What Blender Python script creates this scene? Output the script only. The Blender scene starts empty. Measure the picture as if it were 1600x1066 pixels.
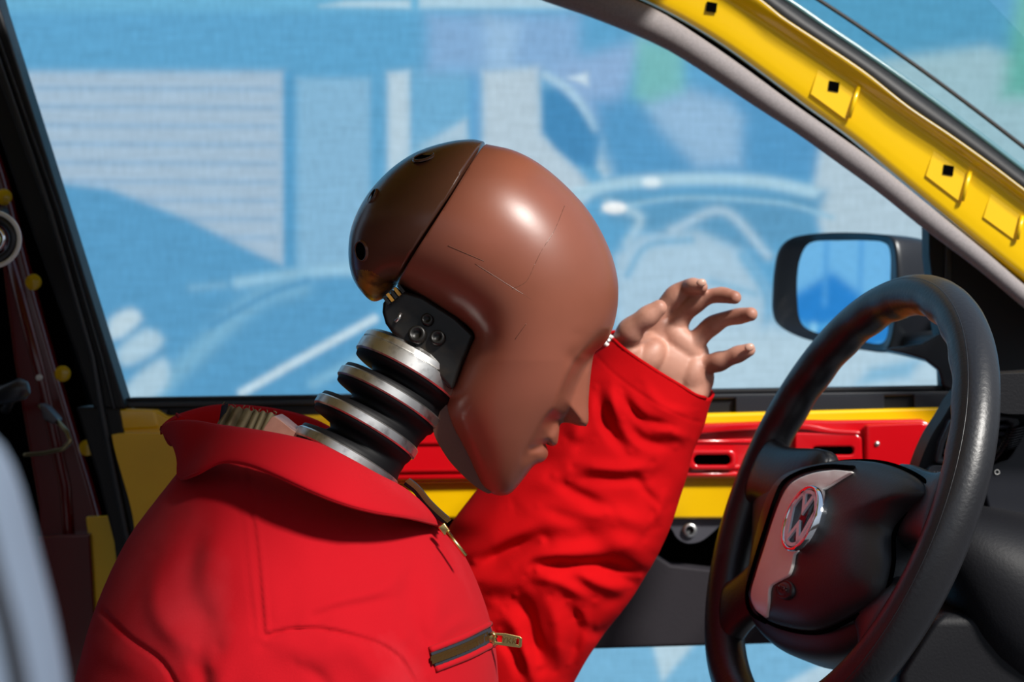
import bpy, bmesh, math, random
import numpy as np
from mathutils import Vector, Matrix
from mathutils.geometry import delaunay_2d_cdt

random.seed(4); np.random.seed(4)
SC = bpy.context.scene
COL = SC.collection
F = 2600.0            # focal length in pixels of a 1600 x 1066 frame
CAMZ = 1.2

# ------------------------------------------------------------------ camera
cam_d = bpy.data.cameras.new('camera'); cam = bpy.data.objects.new('camera', cam_d); COL.objects.link(cam)
cam.location = (0, 0, CAMZ); cam.rotation_euler = (math.radians(90), 0, 0)
cam_d.sensor_width = 36; cam_d.lens = F/1600*36
cam_d.clip_start = 0.02; cam_d.clip_end = 60
cam_d.dof.use_dof = True; cam_d.dof.focus_distance = 1.14; cam_d.dof.aperture_fstop = 9.0
SC.camera = cam
# ------------------------------------------------------------------ world and sun
SC.view_settings.view_transform = 'Standard'; SC.view_settings.look = 'None'
SC.view_settings.gamma = 1; SC.view_settings.exposure = 0.0; SC.view_settings.use_curve_mapping = False
w = bpy.data.worlds.new('daylight'); SC.world = w; w.use_nodes = True
nt = w.node_tree; nt.nodes.clear()
wo = nt.nodes.new('ShaderNodeOutputWorld'); bg = nt.nodes.new('ShaderNodeBackground')
tc = nt.nodes.new('ShaderNodeTexCoord'); sx = nt.nodes.new('ShaderNodeSeparateXYZ'); cr = nt.nodes.new('ShaderNodeValToRGB')
mp = nt.nodes.new('ShaderNodeMapRange'); mp.inputs['From Min'].default_value = -1; mp.inputs['From Max'].default_value = 1
nt.links.new(tc.outputs['Generated'], sx.inputs[0]); nt.links.new(sx.outputs['Z'], mp.inputs['Value']); nt.links.new(mp.outputs[0], cr.inputs[0])
cr.color_ramp.elements[0].position = 0.0; cr.color_ramp.elements[0].color = (0.05, 0.045, 0.045, 1)
cr.color_ramp.elements[1].position = 1.0; cr.color_ramp.elements[1].color = (0.45, 0.62, 0.9, 1)
for p, c in ((0.48, (0.10, 0.09, 0.09, 1)), (0.52, (0.55, 0.62, 0.7, 1)), (0.7, (0.75, 0.85, 1.0, 1))):
    e = cr.color_ramp.elements.new(p); e.color = c
nt.links.new(cr.outputs[0], bg.inputs[0]); bg.inputs[1].default_value = 0.62
nt.links.new(bg.outputs[0], wo.inputs[0])
sun_d = bpy.data.lights.new('sun', 'SUN'); sun_d.energy = 5.2; sun_d.angle = math.radians(9); sun_d.color = (1.0, 0.96, 0.9)
sun = bpy.data.objects.new('sun', sun_d); COL.objects.link(sun)
SUN_FROM = Vector((0.47, -0.58, 0.66)).normalized()
sun.rotation_euler = SUN_FROM.to_track_quat('Z', 'Y').to_euler()
sun.location = (2, -2, 4)

# ------------------------------------------------------------------ helpers
def P(px, py, Y):
    return Vector(((px-800)/F*Y, Y, CAMZ-(py-533)/F*Y))

def lin(c):
    out = []
    for v in c[:3]:
        v = v/255.0
        out.append(v/12.92 if v <= 0.04045 else ((v+0.055)/1.055)**2.4)
    return (out[0], out[1], out[2], 1)

def material(name, col, rough=0.5, metal=0.0, spec=0.5, noise=None, bump=None, coat=0.0, sheen=0.0, weave=None, aniso=0.0):
    m = bpy.data.materials.new(name); m.use_nodes = True
    n = m.node_tree; b = n.nodes['Principled BSDF']
    b.inputs['Base Color'].default_value = col; b.inputs['Roughness'].default_value = rough
    b.inputs['Metallic'].default_value = metal; b.inputs['Specular IOR Level'].default_value = spec
    b.inputs['Coat Weight'].default_value = coat; b.inputs['Coat Roughness'].default_value = 0.06
    b.inputs['Sheen Weight'].default_value = sheen; b.inputs['Anisotropic'].default_value = aniso
    t = n.nodes.new('ShaderNodeTexCoord')
    if noise:            # (scale, second colour, amount low, high)
        ns = n.nodes.new('ShaderNodeTexNoise'); ns.inputs['Scale'].default_value = noise[0]; ns.inputs['Detail'].default_value = 6
        r = n.nodes.new('ShaderNodeMapRange'); r.inputs['From Min'].default_value = noise[2]; r.inputs['From Max'].default_value = noise[3]
        mx = n.nodes.new('ShaderNodeMix'); mx.data_type = 'RGBA'
        mx.inputs['A'].default_value = col; mx.inputs['B'].default_value = noise[1]
        n.links.new(t.outputs['Object'], ns.inputs['Vector']); n.links.new(ns.outputs['Fac'], r.inputs['Value'])
        n.links.new(r.outputs[0], mx.inputs['Factor']); n.links.new(mx.outputs['Result'], b.inputs['Base Color'])
    last = None
    if bump:             # (scale, strength, distance)
        ns = n.nodes.new('ShaderNodeTexNoise'); ns.inputs['Scale'].default_value = bump[0]; ns.inputs['Detail'].default_value = 4
        bp = n.nodes.new('ShaderNodeBump'); bp.inputs['Strength'].default_value = bump[1]; bp.inputs['Distance'].default_value = bump[2]
        n.links.new(t.outputs['Object'], ns.inputs['Vector']); n.links.new(ns.outputs['Fac'], bp.inputs['Height'])
        last = bp; n.links.new(bp.outputs[0], b.inputs['Normal'])
    if weave:            # (scale, strength)
        wv = n.nodes.new('ShaderNodeTexWave'); wv.inputs['Scale'].default_value = weave[0]; wv.bands_direction = 'DIAGONAL'
        wv.inputs['Distortion'].default_value = 0.4
        bp = n.nodes.new('ShaderNodeBump'); bp.inputs['Strength'].default_value = weave[1]; bp.inputs['Distance'].default_value = 0.0004
        n.links.new(t.outputs['Object'], wv.inputs['Vector']); n.links.new(wv.outputs['Fac'], bp.inputs['Height'])
        if last: n.links.new(last.outputs[0], bp.inputs['Normal'])
        n.links.new(bp.outputs[0], b.inputs['Normal'])
    return m

M = {}
M['vinyl'] = material('tan_vinyl_skin', (0.275, 0.084, 0.050, 1), 0.36, spec=0.5, noise=(7, (0.19, 0.060, 0.032, 1), 0.35, 0.7), bump=(60, 0.12, 0.0006))
M['vinyl_dark'] = material('brown_vinyl_skull', (0.15, 0.055, 0.032, 1), 0.26, spec=0.55, noise=(8, (0.10, 0.040, 0.024, 1), 0.35, 0.7), bump=(50, 0.1, 0.0006))
M['amber'] = material('worn_amber_foil', (0.55, 0.27, 0.04, 1), 0.35, metal=0.4, noise=(60, (0.15, 0.07, 0.02, 1), 0.45, 0.6), bump=(80, 0.6, 0.001))
M['hand'] = material('hand_vinyl', (0.56, 0.28, 0.20, 1), 0.5, noise=(24, (0.30, 0.11, 0.07, 1), 0.45, 0.66), bump=(120, 0.2, 0.0006))
M['nail'] = material('pale_nail', (0.62, 0.36, 0.27, 1), 0.3)
M['cloth'] = material('red_cotton', (0.50, 0.004, 0.006, 1), 0.9, spec=0.04, noise=(7, (0.42, 0.003, 0.005, 1), 0.4, 0.65), bump=(700, 0.25, 0.0004), sheen=0.0, weave=(900, 0.15))
M['cloth_worn'] = material('red_cotton_worn', (0.42, 0.006, 0.012, 1), 0.9, spec=0.06, noise=(9, (0.50, 0.025, 0.035, 1), 0.5, 0.75), bump=(700, 0.25, 0.0004), sheen=0.03, weave=(900, 0.2))
M['linen'] = material('khaki_linen', (0.30, 0.25, 0.15, 1), 0.9, spec=0.1, noise=(60, (0.2, 0.16, 0.09, 1), 0.4, 0.6), bump=(400, 0.4, 0.0006))
M['steel'] = material('brushed_steel', (0.74, 0.73, 0.71, 1), 0.36, metal=1, noise=(140, (0.45, 0.44, 0.43, 1), 0.5, 0.7), bump=(300, 0.08, 0.0003))
M['rubber'] = material('black_neck_rubber', (0.004, 0.004, 0.005, 1), 0.55, spec=0.22, bump=(80, 0.1, 0.0005))
M['blackmetal'] = material('black_bracket_metal', (0.012, 0.011, 0.010, 1), 0.4, metal=0.2, noise=(60, (0.03, 0.022, 0.015, 1), 0.5, 0.7), bump=(60, 0.3, 0.001))
M['brass'] = material('brass', (0.80, 0.58, 0.22, 1), 0.25, metal=1)
M['olbrass'] = material('dark_brass_teeth', (0.30, 0.17, 0.06, 1), 0.35, metal=1)
M['tape'] = material('navy_black_zip_tape', (0.012, 0.016, 0.026, 1), 0.85, bump=(900, 0.3, 0.0003))
M['yellow'] = material('yellow_car_paint', (0.98, 0.60, 0.0, 1), 0.28, spec=0.5, coat=0.6, noise=(2.5, (0.80, 0.46, 0.0, 1), 0.45, 0.6))
M['redpaint'] = material('red_painted_steel', (0.60, 0.003, 0.008, 1), 0.22, spec=0.5, coat=0.6)
M['darkred'] = material('dark_red_paint', (0.11, 0.003, 0.004, 1), 0.25, coat=0.5)
M['black'] = material('black_plastic', (0.008, 0.008, 0.010, 1), 0.5, spec=0.35, bump=(300, 0.15, 0.0004))
M['satin'] = material('satin_black_trim', (0.012, 0.013, 0.018, 1), 0.34, spec=0.5)
M['void'] = material('matt_black_cavity', (0.002, 0.002, 0.002, 1), 0.9, spec=0.0)
M['seal'] = material('grey_flocked_seal', (0.30, 0.27, 0.27, 1), 0.75, spec=0.3, noise=(500, (0.26, 0.235, 0.235, 1), 0.4, 0.6), bump=(900, 0.3, 0.0004))
M['rubtrim'] = material('window_rubber', (0.018, 0.020, 0.026, 1), 0.38, spec=0.5)
M['leather'] = material('black_grained_leather', (0.010, 0.010, 0.012, 1), 0.38, spec=0.55, bump=(330, 0.35, 0.0006))
M['dash'] = material('black_grained_dash', (0.007, 0.007, 0.009, 1), 0.55, spec=0.25, bump=(450, 0.4, 0.0005))
M['cover'] = material('black_airbag_cover', (0.012, 0.012, 0.014, 1), 0.46, spec=0.45, bump=(500, 0.3, 0.0004))
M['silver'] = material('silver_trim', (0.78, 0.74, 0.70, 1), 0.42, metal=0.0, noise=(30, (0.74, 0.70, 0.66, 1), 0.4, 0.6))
M['chrome'] = material('chrome', (0.85, 0.87, 0.9, 1), 0.06, metal=1)
M['letters'] = material('satin_chrome_letters', (0.80, 0.88, 0.95, 1), 0.45, metal=0.15)
M['bezel'] = material('vent_bezel_plastic', (0.035, 0.035, 0.042, 1), 0.4)
M['badge'] = material('badge_blue_black', (0.012, 0.022, 0.035, 1), 0.15, spec=0.6)
M['mirror'] = material('blue_mirror_glass', (0.42, 0.80, 1.0, 1), 0.01, metal=1)
M['card'] = material('charcoal_door_card', (0.026, 0.023, 0.028, 1), 0.7, spec=0.2, bump=(200, 0.3, 0.0006))
M['bracket'] = material('grey_bracket', (0.10, 0.10, 0.12, 1), 0.4, metal=0.4)
M['seat'] = material('grey_seat_fabric', (0.20, 0.25, 0.33, 1), 0.7, spec=0.3, bump=(200, 0.2, 0.0006))
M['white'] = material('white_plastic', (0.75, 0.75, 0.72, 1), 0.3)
M['ground'] = material('grey_asphalt', (0.12, 0.12, 0.13, 1), 0.9, noise=(3, (0.09, 0.09, 0.10, 1), 0.4, 0.6), bump=(60, 0.5, 0.004))

def glass_mat(name, tint, refl):
    m = bpy.data.materials.new(name); m.use_nodes = True; n = m.node_tree; n.nodes.clear()
    o = n.nodes.new('ShaderNodeOutputMaterial'); mix = n.nodes.new('ShaderNodeMixShader')
    tr = n.nodes.new('ShaderNodeBsdfTransparent'); gl = n.nodes.new('ShaderNodeBsdfGlossy')
    tr.inputs[0].default_value = tint; gl.inputs['Roughness'].default_value = 0.02
    fr = n.nodes.new('ShaderNodeFresnel'); fr.inputs[0].default_value = refl
    n.links.new(fr.outputs[0], mix.inputs[0]); n.links.new(tr.outputs[0], mix.inputs[1]); n.links.new(gl.outputs[0], mix.inputs[2])
    n.links.new(mix.outputs[0], o.inputs[0]); return m
M['pane'] = glass_mat('clear_side_glass', (0.97, 0.985, 0.99, 1), 1.15)
M['wind'] = glass_mat('clear_windscreen_glass', (0.86, 0.95, 0.94, 1), 1.2)

def link(me, name, mat, parent=None, smooth=True):
    o = bpy.data.objects.new(name, me); COL.objects.link(o)
    if mat is not None:
        for mm in (mat if isinstance(mat, (list, tuple)) else [mat]): me.materials.append(mm)
    if smooth:
        me.polygons.foreach_set('use_smooth', [True]*len(me.polygons))
    if parent is not None: o.parent = parent
    return o

def mk(name, verts, faces, mat, parent=None, smooth=True):
    me = bpy.data.meshes.new(name); me.from_pydata([tuple(v) for v in verts], [], faces); me.update()
    o = link(me, name, mat, parent, smooth)
    return o

def from_bm(name, bm, mat, parent=None, smooth=True):
    bmesh.ops.recalc_face_normals(bm, faces=bm.faces)
    me = bpy.data.meshes.new(name); bm.to_mesh(me); bm.free()
    return link(me, name, mat, parent, smooth)

def thing(name, label, cat, group=None):
    o = bpy.data.objects.new(name, None); COL.objects.link(o); o.empty_display_size = 0.05
    o['label'] = label; o['category'] = cat
    if group: o['group'] = group
    return o

def settle(root, loc):
    """put the Empty of a thing at its base without moving its parts"""
    loc = Vector(loc); root.location = loc
    for c in root.children: c.location = c.location - loc

def bevel(o, wdt, seg=3):
    m = o.modifiers.new('bevel', 'BEVEL'); m.width = wdt; m.segments = seg; m.limit_method = 'ANGLE'; m.angle_limit = math.radians(40)
    m.harden_normals = False
    return o

def smooth_loop(pts, closed=True, step=3.0, sharp=()):
    """Catmull-Rom through pts, resampled; indices in sharp stay corners"""
    n = len(pts); P_ = [np.array(p, float) for p in pts]; out = []
    rng = range(n) if closed else range(n-1)
    for i in rng:
        p1 = P_[i]; p2 = P_[(i+1) % n]
        p0 = P_[i-1] if (closed or i > 0) else p1
        p3 = P_[(i+2) % n] if (closed or i+2 < n) else p2
        if i in sharp: p0 = p1
        if (i+1) % n in sharp: p3 = p2
        d = np.linalg.norm(p2-p1); k = max(1, int(round(d/step)))
        a = max(np.linalg.norm(p1-p0), 1e-6)**.5; b = max(d, 1e-6)**.5; c = max(np.linalg.norm(p3-p2), 1e-6)**.5
        m1 = (p2-p0)*b/(a+b) if i not in sharp and (closed or i > 0) else (p2-p1)
        m2 = (p3-p1)*b/(b+c) if (i+1) % n not in sharp and (closed or i+2 < n) else (p2-p1)
        for j in range(k):
            t = j/k; t2 = t*t; t3 = t2*t
            out.append((2*t3-3*t2+1)*p1+(t3-2*t2+t)*m1+(-2*t3+3*t2)*p2+(t3-t2)*m2)
    if not closed: out.append(P_[-1])
    return np.array(out)

def inside(pts, poly):
    x, y = pts[:, 0], pts[:, 1]; r = np.zeros(len(pts), bool); n = len(poly)
    for i in range(n):
        x1, y1 = poly[i]; x2, y2 = poly[(i+1) % n]
        if y1 == y2: continue
        c = ((y1 > y) != (y2 > y)) & (x < (x2-x1)*(y-y1)/(y2-y1)+x1)
        r ^= c
    return r

def dist_line(pts, line, closed=False):
    """distance to polyline"""
    L = np.array(line, float); n = len(L); best = np.full(len(pts), 1e9)
    for i in range(n if closed else n-1):
        a = L[i]; b = L[(i+1) % n]; ab = b-a; q = pts-a
        t = np.clip((q@ab)/max(ab@ab, 1e-9), 0, 1)
        d = np.hypot(q[:, 0]-t*ab[0], q[:, 1]-t*ab[1]); best = np.minimum(best, d)
    return best

def tri2d(outline, spacing, cons=(), pts_extra=()):
    """CDT of a 2-D outline filled with points; returns verts, faces, boundary mask"""
    N = len(outline)
    lo = outline.min(0); hi = outline.max(0)
    gx, gy = np.meshgrid(np.arange(lo[0], hi[0], spacing), np.arange(lo[1], hi[1], spacing*0.866))
    gx[1::2] += spacing/2
    g = np.c_[gx.ravel(), gy.ravel()]
    g = g[inside(g, outline)]
    d = np.full(len(g), 1e9)
    for i in range(0, len(g), 4000):
        q = g[i:i+4000]; d[i:i+4000] = np.sqrt(((q[:, None]-outline[None])**2).sum(2)).min(1)
    g = g[d > spacing*0.85]
    nxt = np.roll(outline, -1, 0); prv = np.roll(outline, 1, 0); t = nxt-prv
    area = 0.5*np.sum(outline[:, 0]*nxt[:, 1]-nxt[:, 0]*outline[:, 1])
    nrm = np.c_[-t[:, 1], t[:, 0]]*(1 if area > 0 else -1); nrm /= np.maximum(np.linalg.norm(nrm, axis=1), 1e-6)[:, None]
    ring = outline+nrm*spacing*0.3
    ring = ring[inside(ring, outline)]
    V = [Vector(p) for p in outline]; E = [(i, (i+1) % N) for i in range(N)]
    for c in cons:
        k = len(V); V += [Vector(p) for p in c]; E += [(k+i, k+i+1) for i in range(len(c)-1)]
        if len(g):
            dd = dist_line(g, c); g = g[dd > spacing*0.5]
        dd = dist_line(ring, c); ring = ring[dd > spacing*0.4]
    V += [Vector(p) for p in ring]+[Vector(p) for p in g]
    vo, eo, fo, ov, oe, of = delaunay_2d_cdt(V, E, [], 1, 1e-4)
    v = np.array([(p[0], p[1]) for p in vo]); f = np.array([tuple(q) for q in fo])
    return v, f

def poisson(v, f):
    """solve -lap u = 1 with u = 0 on the open border (cotangent FEM, conjugate gradient)"""
    n = len(v); a, b, c = f[:, 0], f[:, 1], f[:, 2]
    ed = np.sort(np.r_[f[:, [0, 1]], f[:, [1, 2]], f[:, [2, 0]]], axis=1)
    key = ed[:, 0].astype(np.int64)*n+ed[:, 1]; uq, cnt = np.unique(key, return_counts=True)
    bk = uq[cnt == 1]; bd = np.zeros(n, bool); bd[bk//n] = True; bd[bk % n] = True
    A2 = np.abs((v[b, 0]-v[a, 0])*(v[c, 1]-v[a, 1])-(v[b, 1]-v[a, 1])*(v[c, 0]-v[a, 0]))+1e-9
    def cot(i, j, k): return ((v[i]-v[k])*(v[j]-v[k])).sum(1)/A2
    I = np.r_[a, b, c]; J = np.r_[b, c, a]; W = 0.5*np.clip(np.r_[cot(a, b, c), cot(b, c, a), cot(c, a, b)], 0.01, 50)
    m = np.bincount(np.r_[a, b, c], np.tile(A2/6, 3), n)
    D = np.bincount(I, W, n)+np.bincount(J, W, n)
    fr = ~bd
    def mul(x): return D*x-np.bincount(I, W*x[J], n)-np.bincount(J, W*x[I], n)
    x = np.zeros(n); r = np.where(fr, m, 0.0); z = r/np.maximum(D, 1e-9); p = z.copy(); rz = r@z; r0 = r@r
    for it in range(3000):
        Ap = np.where(fr, mul(p), 0); al = rz/(p@Ap); x += al*p; r = r-al*Ap
        if r@r < r0*1e-10: break
        z = r/np.maximum(D, 1e-9); rz2 = r@z; p = z+rz2/rz*p; rz = rz2
    return np.maximum(x, 0), bd

class Blob:
    """a closed body with the given outline, as deep as it is wide (2-D outline in frame pixels at distance Yc)"""
    def __init__(s, outline, Yc, W, spacing, cons=(), power=1.0, local=None):
        s.Yc = Yc; s.v, s.f = tri2d(outline, spacing, cons); u, s.bd = poisson(s.v, s.f)
        s.s = np.sqrt(u/u.max())
        k = np.clip(s.s, 0, 1)
        if power != 1.0: k = k**power
        s.h = W*k
        if local is not None: s.h = local(s.v, s.h, s.s)
        s.h[s.bd] = 0
        s.hb = s.h.copy()
        s.app()
    def app(s):
        r = s.Yc/(s.Yc-s.h); s.a = np.c_[800+(s.v[:, 0]-800)*r, 533+(s.v[:, 1]-533)*r]
    def strokes(s, st, fade=0.25):
        """(polyline, width px, height m): folds and seams raised or sunk where they lie on the body"""
        fd = np.clip(s.s/fade, 0, 1); dh = np.zeros(len(s.v))
        for ln, wd, am in st:
            L = smooth_loop(ln, False, 12); q = s.a.copy()
            if wd > 4.5:
                q[:, 0] += wd*.35*np.sin(q[:, 1]/31+q[:, 0]/47+len(ln)); q[:, 1] += wd*.35*np.sin(q[:, 0]/27-q[:, 1]/53)
            d = dist_line(q, L)
            # taper the ends
            e0 = np.hypot(*(s.a-L[0]).T); e1 = np.hypot(*(s.a-L[-1]).T)
            tp = np.clip(np.minimum(e0, e1)/(wd*3.2), 0.0, 1)**.8 if wd > 6 else 1.0
            dh += am*np.exp(-(d/wd)**2)*tp
        s.h = np.maximum(s.h+dh*fd, s.h*0.3)
        s.h[s.bd] = 0
    def at(s, px, py, off=0.0):
        """point of the camera-side surface seen at px,py"""
        s_a = s.a; d = np.hypot(s_a[:, 0]-px, s_a[:, 1]-py); i = np.argsort(d)[:4]; wt = 1/(d[i]+1e-3)
        h = (s.h[i]*wt).sum()/wt.sum()
        return P(px, py, s.Yc-h-off)
    def build(s, name, mat, parent, keep=None, shift=(0, 0), wall=True, matfn=None, backfn=None):
        f = s.f if keep is None else s.f[keep(s.v[s.f].mean(1))]
        used = np.unique(f); mp_ = -np.ones(len(s.v), int); mp_[used] = np.arange(len(used))
        v = s.v[used]+np.array(shift); h = s.h[used]; hb = s.hb[used]; f = mp_[f]
        X = (v[:, 0]-800)/F*s.Yc; Z = CAMZ-(v[:, 1]-533)/F*s.Yc
        front = np.c_[X, s.Yc-h, Z]; n = len(v)
        edge = s.bd[used]
        bi = np.arange(n)+n; bi[edge] = np.arange(n)[edge]
        back = np.c_[X, s.Yc+hb, Z]
        if backfn is not None: back = backfn(v, back, hb)
        verts = np.r_[front, back]
        fl = [tuple(t) for t in f]; fb = [tuple(bi[t[::-1]]) for t in f]
        faces = fl+[t for t in fb]
        if wall:
            ed = {}
            for t in fl:
                for i in range(3):
                    e = (t[i], t[(i+1) % 3]); k = (min(e), max(e)); ed[k] = None if k in ed else e
            for k, e in ed.items():
                if e is None: continue
                a, b = e
                if edge[a] and edge[b]: continue
                q = [b, a, bi[a], bi[b]]; qq = []
                for t in q:
                    if t not in qq: qq.append(int(t))
                if len(qq) >= 3: faces.append(tuple(qq))
        uu = np.unique(np.concatenate([np.array(t).ravel() for t in faces])); m2 = -np.ones(2*n, int); m2[uu] = np.arange(len(uu))
        o = mk(name, verts[uu], [tuple(int(m2[i]) for i in t) for t in faces], mat, parent)
        if matfn is not None:
            me = o.data; app = s.a[used]; idx = np.zeros(len(faces), int)
            cc = np.array([app[list(t)].mean(0) for t in fl]); idx[:len(fl)] = matfn(cc)
            me.polygons.foreach_set('material_index', idx.tolist()); me.update()
        return o

def prism(name, outline, Y0, Y1, mat, parent, holes=(), bev=0.0015, smooth=True, step=None, seg=3, sharp=()):
    """plate with real thickness; outline and holes are taken at distance Y0"""
    loops = [smooth_loop(outline, True, step, sharp) if step else np.array(outline, float)]+[np.array(h, float) for h in holes]
    V = []; E = []
    for L in loops:
        k = len(V); V += [Vector(p) for p in L]; E += [(k+i, k+(i+1) % len(L)) for i in range(len(L))]
    vo, eo, fo, *_ = delaunay_2d_cdt(V, E, [], 1, 1e-4)
    v = np.array([(p[0], p[1]) for p in vo]); f = np.array([tuple(t) for t in fo])
    c = v[f].mean(1); ok = inside(c, loops[0])
    for h in loops[1:]: ok &= ~inside(c, h)
    f = f[ok]
    bm = bmesh.new(); vs = [bm.verts.new(P(p[0], p[1], Y0)) for p in v]
    for t in f:
        try: bm.faces.new([vs[i] for i in t])
        except ValueError: pass
    for x in [x for x in bm.verts if not x.link_faces]: bm.verts.remove(x)
    bmesh.ops.dissolve_limit(bm, angle_limit=0.01, verts=bm.verts, edges=bm.edges)
    ret = bmesh.ops.extrude_face_region(bm, geom=bm.faces[:])
    for g in ret['geom']:
        if isinstance(g, bmesh.types.BMVert): g.co.y += (Y1-Y0)
    o = from_bm(name, bm, mat, parent, smooth)
    if bev: bevel(o, bev, seg)
    m = o.modifiers.new('wn', 'WEIGHTED_NORMAL'); m.keep_sharp = False
    return o

def loft(name, rows, mat, parent, closed=False, thick=0.0, sub=1, caps=False, smooth=True):
    """rows: lists of 3-D points, same count"""
    n = len(rows[0]); V = [p for r in rows for p in r]; Fc = []
    for i in range(len(rows)-1):
        for j in range(n if closed else n-1):
            a = i*n+j; b = i*n+(j+1) % n; Fc.append((a, b, b+n, a+n))
    if caps:
        Fc.append(tuple(range(n))[::-1]); Fc.append(tuple((len(rows)-1)*n+i for i in range(n)))
    bm = bmesh.new(); vs = [bm.verts.new(tuple(p)) for p in V]
    for q in Fc: bm.faces.new([vs[i] for i in q])
    o = from_bm(name, bm, mat, parent, smooth)
    if thick:
        m = o.modifiers.new('thickness', 'SOLIDIFY'); m.thickness = thick; m.offset = 0
    if sub:
        m = o.modifiers.new('smooth', 'SUBSURF'); m.levels = sub; m.render_levels = sub
    return o

def frame_of(d, up=Vector((0, 0, 1))):
    d = Vector(d).normalized()
    if abs(d.dot(up)) > 0.95: up = Vector((0, 1, 0))
    a = d.cross(up).normalized(); return a, a.cross(d).normalized()

def add_tube(bm, pts, rads, n=12, cap=True, flat=1.0, upv=None):
    pts = [Vector(p) for p in pts]; rings = []
    if not isinstance(rads, (list, tuple)): rads = [rads]*len(pts)
    a = None
    for i, p in enumerate(pts):
        d = (pts[min(i+1, len(pts)-1)]-pts[max(i-1, 0)]).normalized()
        if a is None:
            a, b = frame_of(d, upv or Vector((0, 0, 1)))
        a = (a-d*a.dot(d)).normalized(); b = a.cross(d).normalized()
        rings.append([bm.verts.new(p+(a*math.cos(t)*flat+b*math.sin(t))*rads[i]) for t in [2*math.pi*k/n for k in range(n)]])
    for i in range(len(rings)-1):
        for k in range(n):
            bm.faces.new((rings[i][k], rings[i][(k+1) % n], rings[i+1][(k+1) % n], rings[i+1][k]))
    if cap:
        bm.faces.new(rings[0][::-1]); bm.faces.new(rings[-1])
    return rings

def tube(name, pts, rads, mat, parent, n=12, flat=1.0):
    bm = bmesh.new(); add_tube(bm, pts, rads, n, True, flat); return from_bm(name, bm, mat, parent)

def lathe(name, prof, origin, axis, mat, parent, n=64, spin=None):
    """prof: (radius, along axis)"""
    bm = bmesh.new(); axis = Vector(axis).normalized(); a, b = frame_of(axis); o = Vector(origin); rings = []
    for r, t in prof:
        if r < 1e-6: rings.append([bm.verts.new(o+axis*t)])
        else: rings.append([bm.verts.new(o+axis*t+(a*math.cos(q)+b*math.sin(q))*r) for q in [2*math.pi*k/n for k in range(n)]])
    for i in range(len(rings)-1):
        A, B = rings[i], rings[i+1]
        for k in range(n):
            k2 = (k+1) % n
            if len(A) == 1 and len(B) == 1: continue
            if len(A) == 1: bm.faces.new((A[0], B[k2], B[k]))
            elif len(B) == 1: bm.faces.new((A[k], A[k2], B[0]))
            else: bm.faces.new((A[k], A[k2], B[k2], B[k]))
    return from_bm(name, bm, mat, parent)

def box(bm, c, ax, ay, az):
    c = Vector(c); ax, ay, az = Vector(ax), Vector(ay), Vector(az)
    vs = [bm.verts.new(c+ax*i+ay*j+az*k) for i in (-1, 1) for j in (-1, 1) for k in (-1, 1)]
    for q in ((0, 1, 3, 2), (4, 6, 7, 5), (0, 4, 5, 1), (2, 3, 7, 6), (0, 2, 6, 4), (1, 5, 7, 3)): bm.faces.new([vs[i] for i in q])

def resample(pts, n):
    L = smooth_loop(pts, False, 4) if len(pts) > 2 else np.array(pts, float)
    d = np.r_[0, np.cumsum(np.linalg.norm(np.diff(L, axis=0), axis=1))]; t = np.linspace(0, d[-1], n)
    return np.array([np.interp(t, d, L[:, i]) for i in range(L.shape[1])]).T

def P3(rows): return [P(p[0], p[1], p[2]) for p in rows]

# ================================================================== ground and printed backdrop
def setting():
    g = mk('ground', [(-9, -3, 0), (9, -3, 0), (9, 12, 0), (-9, 12, 0)], [(0, 1, 2, 3)], M['ground'], None, False)
    g['kind'] = 'structure'; g.name = 'floor'

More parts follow.
